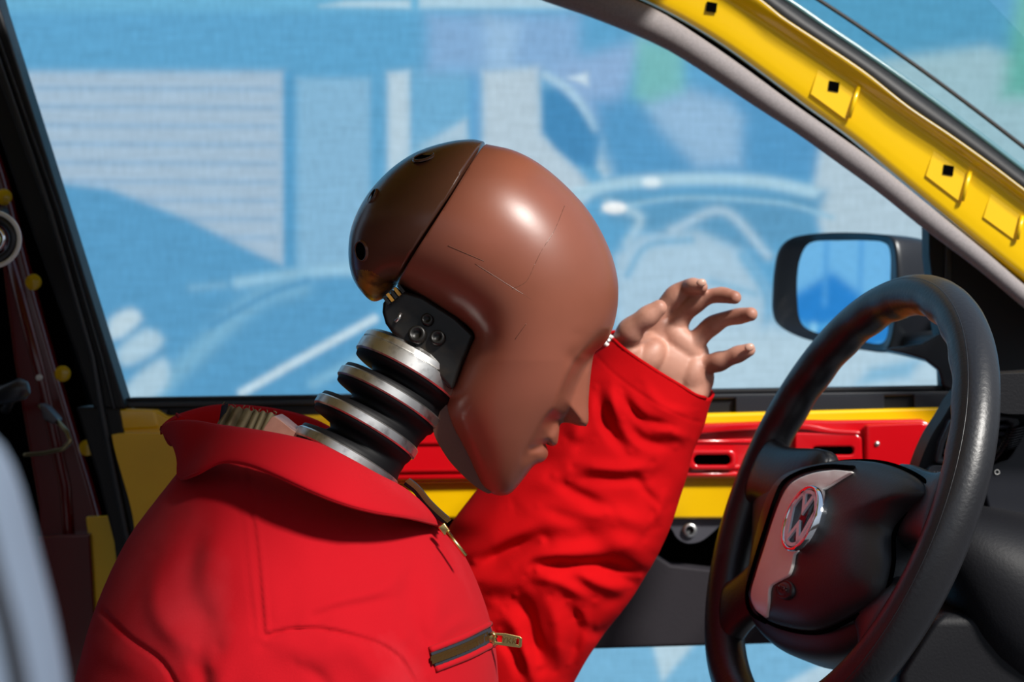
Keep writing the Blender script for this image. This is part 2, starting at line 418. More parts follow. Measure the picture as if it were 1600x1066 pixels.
YB = 3.0
def backdrop():
    S = 3.0/1.2          # the banner is dense where large motifs meet
    xs = np.r_[np.arange(-2600, -60, 24), np.arange(-60, 1660, 4), np.arange(1660, 2600, 40)].astype(float)
    ys = np.r_[np.arange(-700, -30, 24), np.arange(-30, 1100, 4), np.arange(1100, 1572, 24), [1572.5]].astype(float)
    GX, GY = np.meshgrid(xs, ys); pts = np.c_[GX.ravel(), GY.ravel()]
    col = np.zeros((len(pts), 3)); col[:] = np.array(lin((98, 168, 211))[:3])
    def paint(poly, c, soft=6, a=1.0, smooth=False):
        L = smooth_loop(poly, True, 14) if smooth else np.array(poly, float)
        lo = L.min(0)-soft*3; hi = L.max(0)+soft*3
        m = (pts[:, 0] > lo[0]) & (pts[:, 0] < hi[0]) & (pts[:, 1] > lo[1]) & (pts[:, 1] < hi[1])
        if not m.any(): return
        q = pts[m]; d = dist_line(q, L, True); d = np.where(inside(q, L), d, -d)
        k = (1/(1+np.exp(-np.clip(d/soft*2, -30, 30))))*a
        col[m] = col[m]*(1-k[:, None])+np.array(lin(c)[:3])*k[:, None]
    def line(pl, wd, c, soft=4, a=1.0):
        L = smooth_loop(pl, False, 14); m = np.ones(len(pts), bool)
        lo = L.min(0)-wd-soft*3; hi = L.max(0)+wd+soft*3
        m = (pts[:, 0] > lo[0]) & (pts[:, 0] < hi[0]) & (pts[:, 1] > lo[1]) & (pts[:, 1] < hi[1])
        q = pts[m]; d = wd-dist_line(q, L); k = (1/(1+np.exp(-np.clip(d/soft*2, -30, 30))))*a
        col[m] = col[m]*(1-k[:, None])+np.array(lin(c)[:3])*k[:, None]
    # motifs printed beyond the left edge, the part that shows in the door mirror
    paint([(-2600, -700), (-300, -700), (-300, 420), (-2600, 420)], (170, 205, 235), 20)
    paint([(-2600, 440), (-1000, 400), (-760, 330), (-560, 400), (-300, 460), (-300, 1560), (-2600, 1560)], (66, 148, 212), 10)
    paint([(-1140, 250), (-1090, 250), (-1080, 600), (-1130, 600)], (90, 160, 215), 8)
    line([(-900, 420), (-700, 455), (-480, 440)], 8, (130, 190, 230), 6)
    line([(-1200, 470), (-980, 490)], 7, (150, 200, 235), 5)
    for k in range(8): line([(-1700+k*160, -100), (-1690+k*160, 400)], 7, (120, 175, 222), 6)
    paint([(-700, 470), (-684, 440), (-668, 470), (-676, 500), (-694, 500)], (225, 240, 250), 3)
    # upper left
    paint([(-60, -30), (960, -30), (960, 18), (-60, 18)], (112, 182, 219), 8)
    paint([(20, 112), (443, 112), (445, 418), (400, 402), (290, 344), (170, 298), (60, 284)], (172, 196, 217), 6)
    for k in range(9): line([(60, 138+k*29), (430, 140+k*29)], 3, (138, 178, 212), 4, .8)
    paint([(445, 112), (462, 112), (462, 424), (445, 420)], (88, 158, 203), 4)
    paint([(464, 122), (580, 122), (580, 440), (464, 430)], (138, 186, 218), 6)
    paint([(582, 118), (602, 118), (602, 300), (582, 300)], (100, 168, 210), 5)
    paint([(606, 114), (641, 110), (643, 280), (606, 300)], (190, 213, 228), 5)
    paint([(645, 108), (735, 108), (735, 300), (645, 300)], (116, 177, 215), 6)
    paint([(660, 228), (728, 186), (735, 260), (660, 270)], (180, 206, 224), 5)
    paint([(600, 300), (660, 226), (760, 226), (760, 420), (560, 440)], (150, 195, 222), 14)
    paint([(735, 108), (755, 108), (752, 300), (735, 300)], (105, 168, 214), 4)
    paint([(668, 22), (905, 22), (905, 112), (668, 112)], (140, 178, 219), 12, .9)  # lavender reflection in the window glass, painted into the print
    paint([(758, 24), (812, 40), (800, 110), (760, 108)], (164, 200, 232), 12, .8)
    paint([(500, 10), (540, 2), (641, 0), (641, 13)], (186, 216, 233), 3)
    paint([(655, -10), (870, -10), (896, 13), (655, 13)], (178, 211, 230), 3)
    paint([(754, 112), (842, 104), (848, 210), (900, 262), (930, 300), (900, 330), (754, 320)], (188, 208, 222), 6)
    paint([(850, 105), (1010, 60), (960, 190), (930, 230)], (145, 180, 220), 12)  # lavender glass reflection carries on here, also painted in
    paint([(848, 142), (872, 140), (906, 164), (926, 190), (942, 226), (930, 262), (900, 258), (868, 232), (848, 204)], (72, 141, 190), 5)
    line([(852, 118), (886, 138), (914, 172), (930, 200)], 6, (172, 206, 229), 4)
    paint([(888, 122), (918, 114), (919, 134)], (205, 226, 240), 3)
    paint([(944, 212), (956, 236), (965, 242), (964, 272), (944, 278), (934, 262)], (200, 222, 232), 5, 1, True)
    paint([(930, 160), (1180, 130), (1300, 200), (1300, 282), (960, 290), (935, 240)], (88, 156, 203), 14)
    paint([(996, 60), (1066, 70), (1070, 150), (1020, 168), (990, 150)], (125, 192, 190), 10, .9)  # green reflection of the side glass, put into the print colours
    paint([(1010, 165), (1080, 140), (1140, 160), (1160, 185), (1156, 258), (1090, 262), (1030, 200)], (152, 190, 222), 12)
    paint([(1290, 170), (1460, 330), (1500, 470), (1300, 400), (1262, 320), (1275, 270)], (184, 207, 221), 7)
    # car in the print: bonnet line, lamp, bonnet, wheel arches
    paint([(930, 300), (1290, 300), (1270, 370), (1180, 390), (960, 350)], (96, 158, 197), 8)
    line([(900, 305), (960, 288), (1080, 280), (1190, 284), (1270, 300)], 9, (176, 213, 232), 5)
    line([(940, 330), (1060, 310), (1220, 318), (1300, 340)], 3, (150, 195, 220), 3)
    line([(950, 318), (1000, 340), (980, 380)], 6, (190, 220, 236), 6, .8)
    paint([(960, 400), (1000, 368), (1090, 360), (1160, 392), (1210, 470), (1210, 620), (960, 620)], (176, 206, 226), 8)
    line([(1050, 360), (1130, 330), (1200, 400)], 6, (190, 214, 230), 6, .8)
    line([(980, 430), (1010, 385), (1080, 375)], 4, (120, 178, 214), 5)
    line([(1160, 400), (1200, 470), (1190, 560), (1230, 610)], 7, (118, 178, 215), 6)
    line([(1080, 600), (1130, 560), (1180, 600)], 6, (140, 190, 220), 6)
    line([(1110, 440), (1180, 460)], 4, (140, 190, 220), 5)
    paint([(1080, 520), (1500, 480), (1500, 625), (1080, 625)], (186, 213, 229), 14)
    paint([(1360, 576), (1440, 560), (1420, 590), (1340, 600)], (136, 190, 222), 7)
    paint(list(zip(960+19*np.cos(np.linspace(0, 6.28, 14)), 325+9*np.sin(np.linspace(0, 6.28, 14)))), (252, 254, 255), 2)
    paint(list(zip(1018+14*np.cos(np.linspace(0, 6.28, 14)), 285+7*np.sin(np.linspace(0, 6.28, 14)))), (235, 247, 252), 4)
    # left: dark wing, strokes of light
    paint([(60, 286), (170, 298), (290, 344), (445, 418), (580, 436), (600, 640), (60, 640)], (92, 160, 204), 6)
    line([(372, 442), (470, 428), (590, 414)], 8, (156, 202, 228), 6)
    line([(300, 450), (350, 446)], 5, (140, 190, 220), 5, .6)
    line([(230, 630), (300, 560), (400, 470), (470, 445)], 14, (128, 184, 216), 10)
    line([(330, 510), (420, 460), (480, 440)], 4, (80, 148, 194), 5)
    line([(378, 614), (434, 582)], 6, (205, 228, 241), 3)
    line([(440, 578), (585, 498)], 6, (205, 228, 241), 3)
    line([(490, 600), (600, 540)], 7, (132, 188, 220), 6)
    paint([(172, 500), (206, 482), (222, 498), (190, 528), (172, 532)], (196, 219, 232), 5, 1, True)
    paint([(184, 548), (230, 514), (256, 530), (240, 552), (194, 572)], (180, 210, 228), 6, 1, True)
    paint([(196, 606), (256, 560), (262, 600), (210, 640)], (180, 210, 228), 6, 1, True)
    # below the door
    paint([(860, 960), (1330, 960), (1330, 1100), (860, 1100)], (122, 183, 219), 10)
    paint([(1018, 1000), (1090, 1000), (1034, 1066)], (184, 214, 230), 4)
    paint([(1230, 1066), (1290, 1034), (1330, 1060), (1330, 1100), (1180, 1100)], (180, 210, 228), 4)
    # seen through the windscreen
    paint([(1180, -30), (1600, -30), (1600, 95), (1370, 90), (1250, 40)], (96, 165, 207), 12)
    paint([(1360, 96), (1540, 72), (1660, 110), (1660, 300), (1500, 260)], (178, 202, 217), 10)
    paint([(1590, -20), (1660, -30), (1660, 160), (1566, 150)], (112, 184, 176), 14)
    col *= ALB
    W_, H_ = len(xs), len(ys)
    V = [((x-800)/F*YB, YB, CAMZ-(y-533)/F*YB) for y in ys for x in xs]
    V = [(a, b, c) for a, b, c in V]
    Fc = [(j*W_+i, j*W_+i+1, (j+1)*W_+i+1, (j+1)*W_+i) for j in range(H_-1) for i in range(W_-1)]
    me = bpy.data.meshes.new('printed_banner'); me.from_pydata(V, [], Fc); me.update()
    at = me.color_attributes.new('print', 'FLOAT_COLOR', 'POINT')
    at.data.foreach_set('color', np.c_[col, np.ones(len(col))].astype(np.float32).ravel())
    m = bpy.data.materials.new('printed_blue_mesh_banner'); m.use_nodes = True; n = m.node_tree; b = n.nodes['Principled BSDF']
    b.inputs['Roughness'].default_value = 0.9; b.inputs['Specular IOR Level'].default_value = 0.05
    ca = n.nodes.new('ShaderNodeVertexColor'); ca.layer_name = 'print'
    t = n.nodes.new('ShaderNodeTexCoord')
    mpn = n.nodes.new('ShaderNodeMapping'); mpn.inputs['Scale'].default_value = (14, 1, 150)
    ns = n.nodes.new('ShaderNodeTexNoise'); ns.inputs['Scale'].default_value = 1.0; ns.inputs['Detail'].default_value = 3
    mpv = n.nodes.new('ShaderNodeMapping'); mpv.inputs['Scale'].default_value = (170, 1, 30)
    n2 = n.nodes.new('ShaderNodeTexNoise'); n2.inputs['Scale'].default_value = 1.0; n2.inputs['Detail'].default_value = 2
    r = n.nodes.new('ShaderNodeMapRange'); r.inputs['From Min'].default_value = 0.3; r.inputs['From Max'].default_value = 0.7
    r.inputs['To Min'].default_value = 0.84; r.inputs['To Max'].default_value = 1.14
    ad = n.nodes.new('ShaderNodeMath'); ad.operation = 'ADD'; hf = n.nodes.new('ShaderNodeMath'); hf.operation = 'MULTIPLY'; hf.inputs[1].default_value = 0.5
    mx = n.nodes.new('ShaderNodeVectorMath'); mx.operation = 'SCALE'
    n.links.new(t.outputs['Object'], mpn.inputs[0]); n.links.new(mpn.outputs[0], ns.inputs['Vector'])
    n.links.new(t.outputs['Object'], mpv.inputs[0]); n.links.new(mpv.outputs[0], n2.inputs['Vector'])
    n.links.new(ns.outputs['Fac'], ad.inputs[0]); n.links.new(n2.outputs['Fac'], ad.inputs[1]); n.links.new(ad.outputs[0], hf.inputs[0])
    n.links.new(hf.outputs[0], r.inputs['Value']); n.links.new(r.outputs[0], mx.inputs['Scale']); n.links.new(ca.outputs[0], mx.inputs[0])
    n.links.new(mx.outputs[0], b.inputs['Base Color'])
    o = link(me, 'printed_banner', m, None, False)
    sd = o.modifiers.new('thickness', 'SOLIDIFY'); sd.thickness = 0.002; sd.offset = -1
    o['label'] = 'blue and white printed mesh banner of a car, hung behind the far side window'; o['category'] = 'banner'
ALB = 0.80
setting(); backdrop()
# ================================================================== driver's door beyond the dummy
YD = 1.60
def rounded(x0, y0, x1, y1, r, n=5, skew=0):
    out = []
    for cx, cy, a0 in ((x1-r, y1-r, 0), (x0+r, y1-r, 90), (x0+r, y0+r, 180), (x1-r, y0+r, 270)):
        for k in range(n+1):
            a = math.radians(a0+90*k/n); px, py = cx+r*math.cos(a), cy+r*math.sin(a)
            out.append((px+skew*(py-y0), py))
    return out

def door():
    d = thing('car_door', 'yellow door shell without trim, open side window, beyond the dummy', 'car door')
    # outer shell, upper flange then the flat field
    prism('outer_panel', [(150, 640), (245, 640), (262, 650), (1100, 646), (1500, 636), (1500, 700), (1470, 812), (1180, 812), (620, 812), (560, 1030), (200, 1030), (176, 800)], YD-.008, YD+.02, M['yellow'], d, bev=.004)
    # raised boxed corner at the rear of the door, left of the collar
    prism('corner_stiffener', [(176, 690), (182, 678), (300, 680), (420, 682), (500, 690), (500, 800), (300, 810), (250, 860), (236, 960), (196, 960), (210, 830)], YD-0.0240, YD+0.0160, M['yellow'], d, bev=.013, step=8, sharp=())
    prism('upper_flange', [(168, 638), (244, 640), (250, 662), (252, 672), (180, 676)], YD-0.0090, YD+0.0160, M['yellow'], d, bev=.004)
    prism('corner_pressing', [(226, 830), (262, 770), (300, 760), (300, 830), (250, 900)], YD-0.0310, YD-0.0230, M['yellow'], d, bev=.003, step=6)
    # red side impact bar
    bar = prism('impact_bar', [(560, 672), (1090, 662), (1262, 656), (1300, 657), (1440, 655), (1458, 664), (1452, 700), (1436, 748), (1072, 748), (560, 758)],
          YD-0.0170, YD+0.0160, M['redpaint'], d, holes=[rounded(1084, 711, 1142, 727, 8), rounded(1270, 698, 1334, 711, 6)], bev=.003)
    bar['label'] = 'red pressed steel bar with slots'
    prism('bar_lip', [(1060, 668), (1150, 662), (1255, 662), (1300, 670), (1345, 674), (1345, 680), (1290, 678), (1250, 672), (1150, 674), (1060, 680)], YD-0.0250, YD-0.0150, M['redpaint'], bar, bev=.003, step=10)
    prism('bar_plate', [(1242, 676), (1336, 677), (1347, 684), (1349, 744), (1242, 744)], YD-0.0240, YD-0.0165, M['redpaint'], bar, holes=[rounded(1270, 698, 1334, 711, 6)], bev=.002)
    prism('bar_end', [(1352, 664), (1440, 660), (1452, 666), (1446, 700), (1434, 744), (1352, 744)], YD-0.0260, YD-0.0165, M['redpaint'], bar, bev=.003)
    prism('slot_rim', rounded(1072, 703, 1152, 735, 14), YD-0.0230, YD-0.0165, M['redpaint'], bar, holes=[rounded(1084, 711, 1142, 727, 8)], bev=.002)
    for y in (690, 730.5, 741.5):
        tube('bar_rib', [P(560, y+(8 if y > 700 else 4), YD-0.0170), P(1070, y, YD-0.0170), P(1232, y, YD-0.0170)], .0022, M['redpaint'], bar)
    lathe('rivet', [(0, 0), (.002, .0004), (.0026, .0016)], P(1371, 694, YD-0.0280), (0, 1, 0), M['steel'], bar, 16)
    # black plates stand for shade in slots and under the yellow field; door card
    prism('slot_shade_plate', [(1078, 705), (1340, 694), (1340, 716), (1150, 732), (1078, 732)], YD-.0108, YD-.0090, M['void'], d, bev=0)
    prism('recess_shade_plate', [(560, 800), (1460, 800), (1500, 1000), (560, 1010)], YD+0.0460, YD+0.0560, M['void'], d, bev=0)
    cd = prism('door_card', [(560, 860), (1010, 858), (1050, 884), (1120, 892), (1260, 884), (1500, 880), (1500, 1000), (1300, 1004), (900, 1016), (560, 1026)], YD+0.0110, YD+0.0430, M['card'], d, bev=.004)
    br = prism('mounting_tab', [(1020, 806), (1150, 806), (1132, 816), (1110, 836), (1094, 847), (1074, 850), (1058, 842), (1046, 824)], YD+0.0010, YD+0.0050, M['bracket'], d, bev=.001, step=6, sharp=(0, 1))
    lathe('bolt', [(0.004, 0), (.0068, .0), (.0072, .002), (.0072, .004)], P(1078, 829, YD-0.0025), (0, 1, 0), M['steel'], br, 24)
    lathe('socket', [(0.0, 0.003), (.004, .003), (.0042, 0.0)], P(1078, 829, YD-0.0025), (0, 1, 0), M['black'], br, 24)
    # window sill rubber: thin glass lip, rounded bead, dark skirt with clips
    def strip(name, a, b, y0, y1, Y, mat, par, th=.012):
        return prism(name, [(a, y0[0]), (b, y0[1]), (b, y1[1]), (a, y1[0])], Y, Y+th, mat, par, bev=.0015)
    ws = strip('window_seal', 196, 1486, (622, 603), (630, 611), YD+.004, M['black'], d, .03)
    ws['label'] = 'black rubber strip along the window sill'
    strip('seal_bead', 190, 1486, (629, 611), (638, 618), YD-.001, M['rubtrim'], ws)
    strip('seal_skirt', 208, 1486, (637, 617), (664, 643), YD+.003, M['black'], ws)
    strip('seal_clip', 1149, 1382, (620.5, 617), (645, 642), YD-.004, M['rubtrim'], ws)
    strip('seal_clip', 1428, 1484, (616, 615), (641, 640), YD-.004, M['rubtrim'], ws)
    strip('seal_clip', 206, 262, (640, 640), (668, 668), YD-.003, M['satin'], ws)
    # black window frame at the rear
    def bar2(name, rows, Y, th, mat, par, bv=.003):
        # rows: (left x, right x, y)
        ol = [(r[0], r[2]) for r in rows]+[(r[1], r[2]) for r in rows[::-1]]
        return prism(name, ol, Y, Y+th, mat, par, bev=bv)
    wf = bar2('window_frame', [(-110, -20, -60), (-70, -1, 10), (38, 100, 330), (120, 172, 560), (146, 197, 640)], YD-.012, .035, M['black'], d)
    wf['label'] = 'black frame at the rear edge of the side window'
    bar2('frame_bead', [(-76, -58, -60), (-44, -28, 10), (72, 82, 330), (140, 148, 560), (152, 162, 640), (196, 207, 860)], YD-.019, .010, M['rubtrim'], wf, .002)
    bar2('frame_lip', [(-62, -55, -60), (-24, -18, 10), (88, 93, 330), (156, 161, 560), (176, 180, 640)], YD-.016, .008, M['satin'], wf, .001)
    bar2('lower_frame', [(118, 186, 636), (150, 204, 740), (178, 217, 850), (196, 226, 1000)], YD-.012, .04, M['black'], wf)
    # sail panel that carries the mirror, with the rounded front corner of the glass opening
    sp = prism('sail_panel', [(1451, 340), (1500, 360), (1660, 470), (1660, 640), (1474, 640), (1476, 604), (1474, 560), (1462, 480), (1452, 400)], YD+.0, YD+.03, M['black'], d, bev=.002)
    prism('corner_seal', [(1380, 546), (1410, 552), (1445, 562), (1466, 578), (1474, 604), (1489, 610), (1489, 350), (1478, 350), (1472, 520), (1440, 538)], YD-.004, YD+.006, M['satin'], d, bev=.002)
    prism('window_pane', [(-20, -40), (900, -40), (1050, 40), (1300, 230), (1470, 350), (1478, 612), (190, 628)], YD+.012, YD+.0155, M['pane'], d, bev=0, smooth=False)
    settle(d, (0.1, YD+.05, 0.55))
    return d

def mirror():
    m = thing('door_mirror', 'black door mirror with blue tinted glass, outside the far window', 'mirror')
    # housing: shell around the glass, deeper to the front (right) where it meets the arm
    Y = 1.80
    n = Vector((-0.90, -0.435, 0.02)).normalized(); c = P(1318, 452, Y+.05)
    def on(px, py, off=0.0):      # point of the plane of the glass (raised by off) seen at px, py
        d = P(px, py, 1.0)-Vector((0, 0, CAMZ)); o = Vector((0, 0, CAMZ)); q = c+n*off; return o+d*((q-o).dot(n)/d.dot(n))
    out = smooth_loop([(1205, 460), (1208, 420), (1216, 388), (1236, 371), (1280, 364), (1330, 363), (1372, 366), (1396, 372), (1404, 430), (1400, 500), (1386, 548), (1350, 548), (1300, 540), (1250, 528), (1214, 508), (1205, 488)], True, 8)
    rim = [on(p[0], p[1], .010) for p in out]; cc = sum(rim, Vector())/len(rim)
    gl = [(1246, 470), (1247, 420), (1256, 390), (1270, 378), (1310, 376), (1356, 376), (1384, 380), (1391, 396), (1391, 440), (1389, 500), (1380, 536), (1340, 532), (1290, 524), (1254, 508)]
    GL = resample([tuple(x) for x in smooth_loop(gl, True, 6)]+[gl[0]], len(out)+1)[:-1]
    k0 = int(np.argmin(np.hypot(GL[:, 0]-out[0][0]-30, GL[:, 1]-out[0][1]))); GL = np.roll(GL, -k0, 0)
    ins = [on(p[0], p[1], .0) for p in GL]
    def back(scale, off): return [cc+(r-cc)*scale-n*off for r in rim]
    mid_ = [(a*.12+b*.88)+n*.002 for a, b in zip(ins, rim)]
    rows = [ins, [a*.5+b*.5+n*.000 for a, b in zip(ins, rim)], mid_, rim, back(1.0, .012), back(.985, .04), back(.92, .07), back(.75, .09), back(.4, .10), back(.03, .103)]
    loft('housing', rows, M['satin'], m, closed=True, sub=1)
    # front shell and arm to the door
    arm = [(1392, 372, 366), (1420, 378, 0), (1450, 392, 0)]
    rows = []
    for px, t, b, dy, th in ((1384, 366, 546, 0.0, .05), (1402, 371, 552, -.004, .055), (1424, 378, 556, -.012, .05), (1448, 394, 560, -.03, .04), (1474, 420, 566, -.06, .03), (1500, 440, 570, -.10, .03), (1516, 446, 566, -.16, .025), (1528, 450, 562, -.20, .02)):
        cy = (t+b)/2; hh = (b-t)/2; r = []
        for k in range(20):
            a = 2*math.pi*k/20; ca, sa = math.cos(a), math.sin(a)
            ca = math.copysign(abs(ca)**.7, ca); sa = math.copysign(abs(sa)**.6, sa)
            r.append(P(px, cy+sa*hh, Y+.075+dy)+Vector((0, ca*th, 0)))
        rows.append(r)
    loft('mirror_arm', rows, M['satin'], m, closed=True, sub=1, caps=True)
    # base moulding below the glass, running back to the door
    loft('arm_base', [P3([(1340, 540, Y+.04), (1376, 552, Y+.02), (1430, 560, Y-.04), (1490, 590, Y-.12)]),
                      P3([(1344, 546, Y+.0), (1380, 520, Y-.02), (1430, 500, Y-.08), (1490, 480, Y-.14)]),
                      P3([(1344, 548, Y+.09), (1380, 546, Y+.07), (1430, 556, Y+.02), (1490, 580, Y-.06)])], M['satin'], m, thick=.004, sub=1)
    bm = bmesh.new(); a = [bm.verts.new(p) for p in ins]; b = [bm.verts.new(p-n*.003) for p in ins]
    bm.faces.new(a); bm.faces.new(b[::-1])
    for i in range(len(a)): bm.faces.new((a[i], b[i], b[(i+1) % len(a)], a[(i+1) % len(a)]))
    g = from_bm('mirror_glass', bm, M['mirror'], m, False); g['label'] = 'blue tinted mirror glass'
    settle(m, (P(1460, 560, Y).x, Y-.1, P(1460, 570, Y).z))

# ================================================================== front pillar with its seals, windscreen
def pillar():
    t = thing('windscreen_pillar', 'bright yellow windscreen pillar running diagonally at the upper right', 'car pillar')
    N = 40
    lowg = [(700, -90), (800, -32), (900, 7), (968, 36), (1035, 68), (1103, 112), (1170, 158), (1238, 203), (1305, 252), (1373, 302), (1440, 356), (1530, 423), (1600, 480), (1700, 562)]
    upg = [(760, -90), (860, -40), (968, 0), (1035, 27), (1103, 68), (1170, 113), (1238, 162), (1305, 208), (1370, 254), (1440, 311), (1530, 385), (1600, 446), (1700, 530)]
    lowy = [(800, -90), (900, -44), (1004, 0), (1058, 27), (1125, 68), (1193, 117), (1260, 167), (1328, 216), (1395, 272), (1485, 347), (1600, 423+18), (1700, 515)]
    mid = [(1000, -90), (1143, 0), (1215, 45), (1305, 108), (1395, 167), (1485, 230), (1600, 313), (1700, 390)]
    upy = [(1050, -90), (1188, 0), (1215, 23), (1283, 68), (1350, 113), (1418, 167), (1485, 212), (1553, 261), (1600, 297), (1700, 372)]
    upb = [(1080, -90), (1224, 0), (1283, 41), (1350, 86), (1440, 149), (1530, 216), (1600, 270), (1700, 345)]
    ed = [(1130, -90), (1274, 0), (1350, 50), (1440, 113), (1530, 180), (1600, 234), (1700, 310)]
    def R(pl, Y, dx=0, dy=0): return [P(p[0]+dx, p[1]+dy, Y) for p in resample(pl, N)]
    def mixr(a, b, t, Y): 
        A = resample(a, N); B = resample(b, N); return [P(*(A[i]*(1-t)+B[i]*t), Y) for i in range(N)]
    loft('pillar_panel', [R(lowy, 1.62), R(lowy, 1.525), mixr(lowy, mid, .05, 1.5125), mixr(lowy, mid, .12, 1.5105), mixr(lowy, mid, .5, 1.509), mixr(lowy, mid, .88, 1.5075), mixr(lowy, mid, .96, 1.5065), mixr(mid, upy, .08, 1.505), mixr(mid, upy, .5, 1.500), mixr(mid, upy, .94, 1.4965), R(upy, 1.496), R(upy, 1.500), R(upy, 1.56)], M['yellow'], t, thick=.0025, sub=1)
    # grey flocked door seal, round in section
    c = (np.array(resample(lowg, N))+np.array(resample(upg, N)))/2
    hw = np.linalg.norm(np.array(resample(lowg, N))-np.array(resample(upg, N)), axis=1)/2
    bm = bmesh.new(); add_tube(bm, [P(p[0], p[1], 1.508) for p in c], [float(max(12, x))*1.508/F*.95 for x in hw], 20)
    s = from_bm('door_seal', bm, M['seal'], t); s['label'] = 'grey flocked rubber seal along the door opening'
    loft('dark_gap', [mixr(upg, lowy, -.5, 1.57), mixr(upg, lowy, .0, 1.575), R(lowy, 1.57, 4, -6), R(lowy, 1.60, 4, -6)], M['void'], t, thick=.003, sub=0)
    loft('windscreen_bond', [R(upy, 1.555, 0, 0), mixr(upy, upb, .15, 1.55), mixr(upy, upb, .9, 1.575), R(upb, 1.58)], M['black'], t, thick=.003, sub=0)
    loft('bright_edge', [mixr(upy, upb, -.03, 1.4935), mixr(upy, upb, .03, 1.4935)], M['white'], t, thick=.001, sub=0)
    # pressed fields with square clip holes
    def onp(x, y, dy=0): return P(x, y, 1.507+dy)
    def plate(pts, holes=()):
        return prism('pressed_field', pts, 1.5066, 1.512, M['yellow'], t, holes=holes, bev=.0008)
    def sq(cx, cy): return [(cx-7, cy-9), (cx+9, cy-6), (cx+7, cy+9), (cx-9, cy+6)]
    for (cx, cy) in ((1112, 11), (1303, 135), (1482, 266)):
        o = prism('clip_hole', sq(cx, cy), 1.5056, 1.5064, M['void'], t, bev=0)
    plate([(1282, 92), (1346, 131), (1322, 188), (1266, 147)]); plate([(1462, 222), (1520, 264), (1502, 318), (1446, 275)]); plate([(1548, 300), (1600, 334), (1588, 378), (1536, 340)])
    for a, b in (((1342, 136), (1326, 184)), ((1516, 268), (1503, 314)), ((1598, 338), (1589, 374))):
        tube('raised_rib', [onp(*a, -.002), onp(*b, -.002)], .0022, M['yellow'], t, 10)
    # windscreen to the right of it
    g = prism('windscreen', [(1080, -90), (1224, 0), (1350, 86), (1530, 216), (1600, 270), (1800, 420), (1830, 300), (1460, -90)], 1.575, 1.580, M['wind'], t, bev=0, smooth=False)
    loft('glass_edge_line', [R(ed, 1.573, 0, 0), R(ed, 1.573, 5, -4)], M['black'], t, thick=.001, sub=0)
    lo = (np.array(resample(upb, N))*.2+np.array(resample(ed, N))*.8)
    loft('glass_edge_band', [[P(p[0], p[1], 1.5735) for p in (np.array(resample(upb, N))*(1-k)+np.array(resample(ed, N))*k)] for k in (.02, .3)], material('teal_edge_band', (.10, .23, .28, 1), .2), t, thick=.0008, sub=0)
    settle(t, (P(1500, 400, 1.53).x, 1.53, P(1500, 480, 1.53).z))

